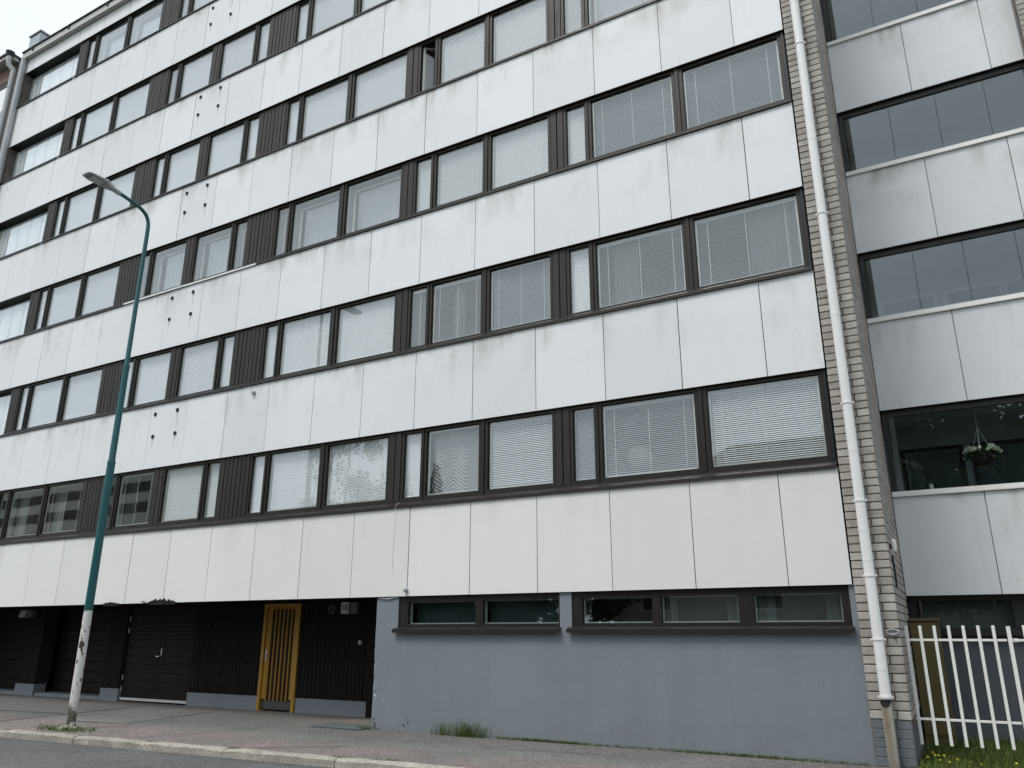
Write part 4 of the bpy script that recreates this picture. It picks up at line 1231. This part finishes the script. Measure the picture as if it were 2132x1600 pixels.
def leaf_quad(mb, c, s_, rr):
    d = Vector((rr.gauss(0, 1), rr.gauss(0, 1), rr.gauss(0, 1))).normalized()
    e = d.cross(Vector((rr.gauss(0, 1), rr.gauss(0, 1), rr.gauss(0, 1)))).normalized()
    mb.add([c - d * s_, c + e * s_ * 0.45, c + d * s_, c - e * s_ * 0.45], [(0, 1, 2, 3)])
for i in range(260):
    a, rr = rnd.uniform(0, 6.28), 0.24 * math.sqrt(rnd.random())
    leaf_quad(lv, HB + Vector((rr * math.cos(a), rr * math.sin(a), 0.06 + 0.10 * (1 - (rr / 0.24) ** 2) * rnd.random() - 0.10 * (rr / 0.24) ** 2)), rnd.uniform(0.02, 0.04), rnd)
lv.build('foliage', 'leaf', hb, kind='stuff')
for i in range(44):
    a, rr = rnd.uniform(3.0, 6.6), 0.25 * math.sqrt(rnd.uniform(0.3, 1))
    c = HB + Vector((rr * math.cos(a), rr * math.sin(a), 0.14 - 0.12 * (rr / 0.25) ** 2 + rnd.uniform(0, 0.05)))
    for q in range(7):
        leaf_quad(fl, c + Vector((rnd.uniform(-1, 1), rnd.uniform(-1, 1), rnd.uniform(-1, 1))) * 0.018, 0.021, rnd)
fl.build('blossom', 'petal', hb, kind='stuff')
ln = empty('candle_lantern', (5.30, 2.70, 1.47), 'small pointed lantern with a white candle on the lowest balcony ledge', 'lantern')
LN = Vector((5.30, 2.70, 1.478))
mb = MB()
for (dx, dy) in ((-1, -1), (1, -1), (1, 1), (-1, 1)):
    mb.tube([LN + Vector((dx * 0.085, dy * 0.085, 0)), LN + Vector((dx * 0.035, dy * 0.035, 0.23))], 0.006, 5)
mb.box(LN.x - 0.09, LN.x + 0.09, LN.y - 0.09, LN.y + 0.09, LN.z - 0.005, LN.z + 0.008).box(LN.x - 0.04, LN.x + 0.04, LN.y - 0.04, LN.y + 0.04, LN.z + 0.228, LN.z + 0.24)
mb.tube([LN + Vector((0, 0, 0.24)), LN + Vector((0, 0, 0.30))], [0.03, 0.006], 8)
mb.build('frame', 'dark_metal', ln)
MB().tube([LN + Vector((0, 0, 0.008)), LN + Vector((0, 0, 0.10))], 0.030, 12).build('candle', 'paper', ln)
MB().box(4.98, 5.62, 2.62, 2.80, 1.43, 1.470).build('ledge', 'wing_frame', wing)

# ------------------------------------------------------------------ street lamp
LX, LY = -7.195, -2.321
sl = empty('street_lamp', (LX, LY, GZ), 'tall teal street lamp with a chipped white lower post at the kerb', 'street lamp')
MB().tube([(LX, LY, GZ - 0.05), (LX, LY, GZ + 0.02), (LX, LY, -0.22)], [0.073, 0.070, 0.067], 24).build('lower_post', 'white_chipped', sl, org=(LX, LY, GZ), smooth=True)
MB().tube([(LX, LY, -0.219), (LX, LY, 1.9), (LX, LY, 2.28)], [0.0675, 0.0655, 0.065], 24).build('shaft', 'teal_paint', sl, org=(LX, LY, GZ), smooth=True)
MB().tube([(LX, LY, 2.281), (LX, LY, 2.31), (LX, LY, 4.05)], [0.063, 0.056, 0.054], 24).tube([(LX, LY, 2.25), (LX, LY, 2.29)], 0.069, 24).build('shaft', 'teal_paint', sl, org=(LX, LY, GZ), smooth=True)
arm = [(LX, LY, 4.051), (LX, LY, 4.10), (LX, LY, 6.85), (LX, LY - 0.008, 6.96), (LX, LY - 0.035, 7.05), (LX, LY - 0.085, 7.12), (LX, LY - 0.16, 7.175), (LX, LY - 0.26, 7.21), (LX, LY - 0.40, 7.24), (LX, LY - 0.74, 7.295)]
MB().tube(arm, [0.054, 0.043, 0.037] + [0.034] * 7, 20).tube([(LX, LY, 4.02), (LX, LY, 4.06)], 0.058, 24).build('arm', 'teal_paint', sl, org=(LX, LY, GZ), smooth=True)
def loft(secs, mat, name, parent):
    """secs: list of (y, z_low, z_high, half_width)"""
    mb = MB()
    for (y, a, b, w) in secs:
        c = (b - a) * 0.28
        mb.v += [(LX - w * 0.86, y, a), (LX + w * 0.86, y, a), (LX + w, y, a + c), (LX + w * 0.92, y, b - c), (LX + w * 0.6, y, b), (LX - w * 0.6, y, b), (LX - w * 0.92, y, b - c), (LX - w, y, a + c)]
    for i in range(len(secs) - 1):
        for k in range(8):
            a, b = i * 8 + k, i * 8 + (k + 1) % 8
            mb.f.append((a, b, b + 8, a + 8))
    mb.f.append(tuple(range(8))[::-1]); mb.f.append(tuple(range((len(secs) - 1) * 8, len(secs) * 8)))
    return mb.build(name, mat, parent)
MB().tube([(LX, LY - 0.66, 7.282), (LX, LY - 0.82, 7.306)], 0.044, 14).box(LX - 0.016, LX + 0.016, LY - 0.77, LY - 0.75, 7.235, 7.262).box(LX - 0.016, LX + 0.016, LY - 0.72, LY - 0.70, 7.228, 7.256).build('spigot', 'lamp_grey', sl)
loft([(LY - 0.80, 7.268, 7.345, 0.055), (LY - 0.90, 7.275, 7.375, 0.085), (LY - 0.96, 7.283, 7.395, 0.112), (LY - 1.00, 7.292, 7.39, 0.130)], 'lamp_grey', 'driver_box', sl)
loft([(LY - 1.001, 7.300, 7.370, 0.132), (LY - 1.14, 7.306, 7.366, 0.138), (LY - 1.31, 7.314, 7.358, 0.128), (LY - 1.36, 7.322, 7.346, 0.100)], 'lamp_grey', 'lamp_head', sl)
MB().box(LX - 0.10, LX + 0.10, LY - 1.28, LY - 1.03, 7.290, 7.302).build('lens', 'lamp_lens', sl)
# crumbled concrete at its foot
ft = MB(); n = 16
for j, (rr, zz) in enumerate(((0.20, 0.002), (0.17, 0.03), (0.10, 0.045), (0.0, 0.05))):
    for i in range(n):
        a = 2 * math.pi * i / n
        q = rr * (1 + 0.28 * math.sin(i * 2.3 + j) * (1 if j < 3 else 0))
        ft.v.append((LX - 0.02 + q * math.cos(a), LY - 0.02 + q * math.sin(a) * 0.8, GZ + zz + (0.01 * math.sin(i * 3.7) if 0 < j < 3 else 0)))
for j in range(3):
    for i in range(n):
        a, b = j * n + i, j * n + (i + 1) % n
        ft.f.append((a, b, b + n, a + n))
ft.build('footing', 'granite', sl)

# ------------------------------------------------------------------ white fence, cabinet
FY = 0.30
fc = empty('picket_fence', (5.5, FY, GZ), 'white steel picket fence between the brick pier and the lawn', 'fence')
def picket(x, z0=-1.795, z1=-0.483):
    return piece('picket', (x, FY, (z0 + z1) / 2), (0.034, 0.014, z1 - z0), 0.002, 'white_metal', fc)
for i in range(7): picket(4.850 + 0.1513 * i)
for i in range(7): picket(6.06 + 0.1513 * i)
for zz in (-0.645, -1.52):
    piece('rail', (5.345, FY + 0.020, zz), (1.06, 0.024, 0.026), 0.002, 'white_metal', fc)
    piece('rail', (6.55, FY + 0.020, zz), (1.20, 0.024, 0.026), 0.002, 'white_metal', fc)
ps = MB().box(5.885, 5.925, FY - 0.03, FY + 0.06, GZ - 0.2, -0.492).build('post', 'white_metal', fc)
MB().box(5.925, 5.985, FY + 0.012, FY + 0.03, -0.665, -0.625).build('clamp', 'white_metal', fc)
cab = empty('utility_cabinet', (4.965, 2.15, GZ), 'narrow olive-brown utility cabinet in the corner behind the fence', 'cabinet')
MB().box(4.775, 5.135, 1.98, 2.40, GZ - 0.05, -0.405).build('body', 'cabinet_paint', cab)
MB().box(4.755, 5.155, 1.94, 2.42, -0.404, -0.370).build('lid', 'cabinet_paint', cab)
MB().box(4.785, 5.105, 1.958, 1.979, -1.85, -0.43).build('door', 'cabinet_paint', cab)
MB().box(5.06, 5.085, 1.945, 1.957, -1.32, -1.22).build('handle', 'black', cab)

# floor grating by the wall corner
gr = empty('floor_grate', (-3.6, 0.05, GZ), 'steel floor grating set in the pavement by the grey wall corner', 'grating')
MB().box(-4.10, -3.06, -0.235, 0.36, GZ - 0.02, GZ + 0.010).build('pit_frame', 'kick_steel', gr)
for i in range(19):
    piece('bar', (-3.58, -0.19 + 0.0285 * i, GZ + 0.016), (0.99, 0.011, 0.012), 0.001, 'grate_steel', gr)
for i in range(12):
    piece('cross_bar', (-4.03 + 0.082 * i, 0.065, GZ + 0.0185), (0.008, 0.55, 0.014), 0.001, 'grate_steel', gr)
# swept grit beside it
gt = MB(); n = 26
gt.v.append((-3.75, 0.75, GZ + 0.055))
for i in range(n):
    a = 2 * math.pi * i / n
    gt.v.append((-3.80 + (0.70 + 0.1 * math.sin(i * 2.1)) * math.cos(a), 0.78 + (0.33 + 0.06 * math.sin(i * 1.3)) * math.sin(a), GZ + 0.004))
gt.f += [(0, 1 + i, 1 + (i + 1) % n) for i in range(n)]
simple('grit', (0.15, 0.135, 0.11), 0.95, 0.25, 14, bump=0.6, bscale=50)
gt.build('grit_heap', 'grit', kind='stuff', label='swept grit beside the floor grating')

# ------------------------------------------------------------------ lawn, weeds
lawn = MB(); nx, ny = 24, 20
def lawn_z(x, y): return -1.985 - 0.03 * (0.5 - min(max(y, 0), 2.7) / 2.7) + 0.012 * math.sin(x * 5.1) * math.sin(y * 4.3)
for j in range(ny + 1):
    for i in range(nx + 1):
        x = 4.70 + 7.0 * i / nx; y = -1.6 + 4.4 * j / ny
        lawn.v.append((x, y, lawn_z(x, y)))
for j in range(ny):
    for i in range(nx):
        a = j * (nx + 1) + i
        lawn.f.append((a, a + 1, a + nx + 2, a + nx + 1))
lawn.build('lawn', 'soil', org=(6, 1, -2), kind='structure')
def blades(name, spots, hmin, hmax, w, mat='grass_blade'):
    mb = MB()
    for (x, y, z) in spots:
        h = rnd.uniform(hmin, hmax); a = rnd.uniform(0, 6.28); ln_ = rnd.uniform(0.15, 0.95) * h
        d = Vector((math.cos(a), math.sin(a), 0)); e = Vector((-d.y, d.x, 0)) * w * rnd.uniform(0.6, 1.3) / 2
        p = Vector((x, y, z))
        q = p + d * ln_ * 0.35 + Vector((0, 0, h * 0.6)); t_ = p + d * ln_ + Vector((0, 0, h * rnd.uniform(0.8, 1.0)))
        mb.add([p - e, p + e, q + e * 0.7, q - e * 0.7, t_], [(0, 1, 2, 3), (3, 2, 4)])
    return mb.build(name, mat, kind='stuff')
sp = []
while len(sp) < 15000:
    x, y = rnd.uniform(4.82, 7.4), rnd.uniform(-0.9, 2.65)
    if 4.7 < x < 5.2 and y > 1.9: continue
    sp.append((x, y, lawn_z(x, y)))
blades('lawn_grass', sp, 0.03, 0.105, 0.008)['label'] = 'green lawn grass under and behind the white fence'
fd = MB()
for (x, y) in [(4.90, 0.15), (4.97, 0.28), (5.02, 0.05), (5.0, 0.42), (5.12, -0.05), (5.2, 0.0), (5.06, 0.2), (5.33, -0.1), (5.30, -0.45), (5.42, 0.02), (4.93, 0.5), (5.75, 0.2), (6.0, 1.0), (5.9, 1.3)]:
    z = lawn_z(x, y) + rnd.uniform(0.07, 0.11)
    for q in range(10):
        leaf_quad(fd, Vector((x, y, z)) + Vector((rnd.uniform(-1, 1), rnd.uniform(-1, 1), rnd.uniform(-0.4, 0.4))) * 0.011, 0.014, rnd)
fd.build('dandelion_flowers', 'dandelion', kind='stuff', label='yellow dandelions in the lawn below the white fence')
sp = []
for i in range(2200):      # weeds along the foot of the grey wall
    x = rnd.choice((rnd.uniform(-0.7, 4.3), rnd.gauss(0.1, 0.4), rnd.gauss(2.9, 0.6)))
    if x < -0.85 or x > 4.34: continue
    sp.append((x, 0.028 - abs(rnd.gauss(0, 0.022)), GZ))
blades('wall_weeds', sp, 0.015, 0.060, 0.007)['label'] = 'thin line of green weeds along the foot of the grey wall'
sp = [(rnd.gauss(-1.62, 0.10), 0.0 - abs(rnd.gauss(0, 0.04)), GZ) for i in range(70)] + [(rnd.gauss(-1.22, 0.12), -abs(rnd.gauss(0, 0.05)), GZ) for i in range(210)] + [(rnd.gauss(-0.95, 0.07), -abs(rnd.gauss(0, 0.03)), GZ) for i in range(35)]
tf = blades('grass_tuft', sp, 0.05, 0.29, 0.008)
tf['label'] = 'tall grass tuft against the grey wall below the left strip window'
sp = [(rnd.gauss(-3.05, 0.10), -0.02 - abs(rnd.gauss(0, 0.06)), GZ) for i in range(110)]
blades('corner_weeds', sp, 0.02, 0.09, 0.007)['label'] = 'few weeds at the corner of the grey wall by the grating'
sp = [(LX + rnd.gauss(0.05, 0.33), LY + rnd.gauss(-0.13, 0.10), GZ) for i in range(520)]
sp = [p for p in sp if p[1] > kerb_y(p[0]) + 0.0]
sp += [(-8.6 + rnd.gauss(0, 0.15), kerb_y(-8.6) + abs(rnd.gauss(0, 0.05)), GZ) for i in range(80)]
blades('lamp_foot_grass', sp, 0.03, 0.085, 0.009)['label'] = 'short grass round the foot of the street lamp'
sp = [(x_ + rnd.gauss(0, 0.10), kerb_y(x_) + abs(rnd.gauss(0, 0.02)), GZ) for x_ in (-3.2, -1.38, -0.8, -0.6) for i in range(40)]
blades('kerb_weeds', sp, 0.01, 0.045, 0.006)['label'] = 'sparse weeds in the kerb joints'

# ------------------------------------------------------------------ across the street (seen in the window glass)
hs = empty('house', (0, -22, GZ), 'pale sided house with a dark hip roof, mirrored in the lower windows', 'house')
HX0, HX1, HY0, HY1, HE = -7.0, 8.0, -27.0, -19.6, 3.0
hw = MB().box(HX0, HX1, HY0, HY1, GZ - 0.2, HE).build('wall', 'siding', hs)
for i in range(24):
    piece('siding_board', ((HX0 + HX1) / 2, HY1 + 0.012, GZ + 0.10 + 0.205 * i), (HX1 - HX0, 0.024, 0.195), 0.004, 'siding', hw)
o_ = 0.6
rf = MB().add([(HX0 - o_, HY0 - o_, HE), (HX1 + o_, HY0 - o_, HE), (HX1 + o_, HY1 + o_, HE), (HX0 - o_, HY1 + o_, HE), (-2.8, (HY0 + HY1) / 2, 7.3), (4.4, (HY0 + HY1) / 2, 7.3)],
              [(0, 3, 2, 1), (3, 4, 5, 2)[::-1], (0, 1, 5, 4), (0, 4, 3)[::-1], (1, 2, 5)]).build('roof', 'roof_dark', hs)
for x in (-5.2, -1.0, 2.2, 5.6):
    wn_ = empty('window', (x, HY1 + 0.03, 0.3), parent=hs)
    MB().ring(x - 0.55, x + 0.55, 0.3, 1.6, 0.08, HY1 + 0.025, HY1 + 0.06).build('frame', 'white_metal', wn_)
    MB().box(x - 0.55, x + 0.55, HY1 + 0.026, HY1 + 0.03, 0.3, 1.6).build('pane', 'roof_dark', wn_)
def broadleaf(loc, h, rad, nleaf, label, seed, ls=1.0):
    r = random.Random(seed)
    t = empty('leafy_tree', loc, label, 'tree')
    L = Vector(loc); mb = MB()
    mb.tube([L + Vector((0, 0, -0.2)), L + Vector((0.1, 0, h * 0.3)), L + Vector((0.0, 0.15, h * 0.65)), L + Vector((0.1, 0, h * 0.92))], [0.22, 0.17, 0.10, 0.03], 10)
    for i in range(12):
        a = r.uniform(0, 6.28); z0 = h * r.uniform(0.28, 0.7)
        p0 = L + Vector((0, 0, z0)); d = Vector((math.cos(a), math.sin(a), r.uniform(0.3, 0.9))) * rad * r.uniform(0.5, 0.8)
        mb.tube([p0, p0 + d * 0.5 + Vector((0, 0, -0.1)), p0 + d], [0.07, 0.05, 0.015], 6)
    mb.build('trunk', 'bark', t)
    cr_ = MB()
    cl = []
    for i in range(46):
        a = r.uniform(0, 6.28); u = r.uniform(0.22, 1.0)
        env = rad * math.sin(math.pi * min(1.0, (u - 0.14) / 0.90)) ** 0.7
        rr = env * math.sqrt(r.random())
        cl.append((L + Vector((rr * math.cos(a), rr * math.sin(a), h * u)), r.uniform(0.35, 0.8) * rad * 0.5))
    for i in range(nleaf):
        c, s_ = r.choice(cl)
        d = Vector((r.gauss(0, 1), r.gauss(0, 1), r.gauss(0, 0.8))).normalized() * s_ * r.random() ** 0.4
        leaf_quad(cr_, c + d, r.uniform(0.10, 0.20) * ls, r)
    cr_.build('crown', 'leaf', t, kind='stuff')
broadleaf((-7.4, -16.8, GZ), 6.2, 2.2, 4500, 'round leafy tree across the street, mirrored in the strip windows', 1)
broadleaf((5.2, -15.6, GZ), 10.3, 3.3, 13000, 'tall leafy tree across the street, mirrored in the lowest balcony', 2, 1.7)
broadleaf((9.2, -16.6, GZ), 10.6, 3.4, 12000, 'second tall leafy tree across the street, right of the first', 3, 1.7)
broadleaf((-30.5, -30.0, GZ), 15.0, 3.8, 7000, 'tall dark tree across the street, mirrored in a bright blind', 4)
broadleaf((-13.6, -18.5, GZ), 5.0, 4.6, 15000, 'low broad bush across the street, mirrored in the left strip window', 5, 1.7)
sprc = empty('spruce_tree', (-30.2, -40, GZ), 'pointed spruce across the street, mirrored in the lace-curtained window', 'tree')
MB().tube([(-30.2, -40, GZ - 0.2), (-30.2, -40, 12.2)], [0.2, 0.02], 8).build('trunk', 'bark', sprc)
sc_ = MB()
for i in range(5200):
    u = rnd.random() ** 0.6
    zz = 12.4 - u * 12.8
    tier = 0.55 + 0.45 * ((u * 15) % 1.0)
    rr = 0.15 + u * 3.0 * tier * math.sqrt(rnd.random())
    a = rnd.uniform(0, 6.28)
    leaf_quad(sc_, Vector((-30.2 + rr * math.cos(a), -40 + rr * math.sin(a), zz - 0.10 * rr)), rnd.uniform(0.10, 0.20), rnd)
sc_.build('crown', 'needle', sprc, kind='stuff')
ab = empty('far_apartment_block', (-104, -64, GZ), 'distant pale banded apartment block, mirrored in the lowest left windows', 'building')
MB().box(-150, -92.5, -72, -60.2, GZ, 25).build('wall', 'siding', ab)
for k in range(8):
    w = MB().box(-149.5, -93.5, -60.19, -60.1, 1.2 + 2.9 * k, 2.6 + 2.9 * k).build('window_band', 'dark_metal', ab)
    for i in range(22):
        MB().box(-148.9 + 2.5 * i, -147.2 + 2.5 * i, -60.09, -60.06, 1.3 + 2.9 * k, 2.5 + 2.9 * k).build('pane', 'roof_dark', w)
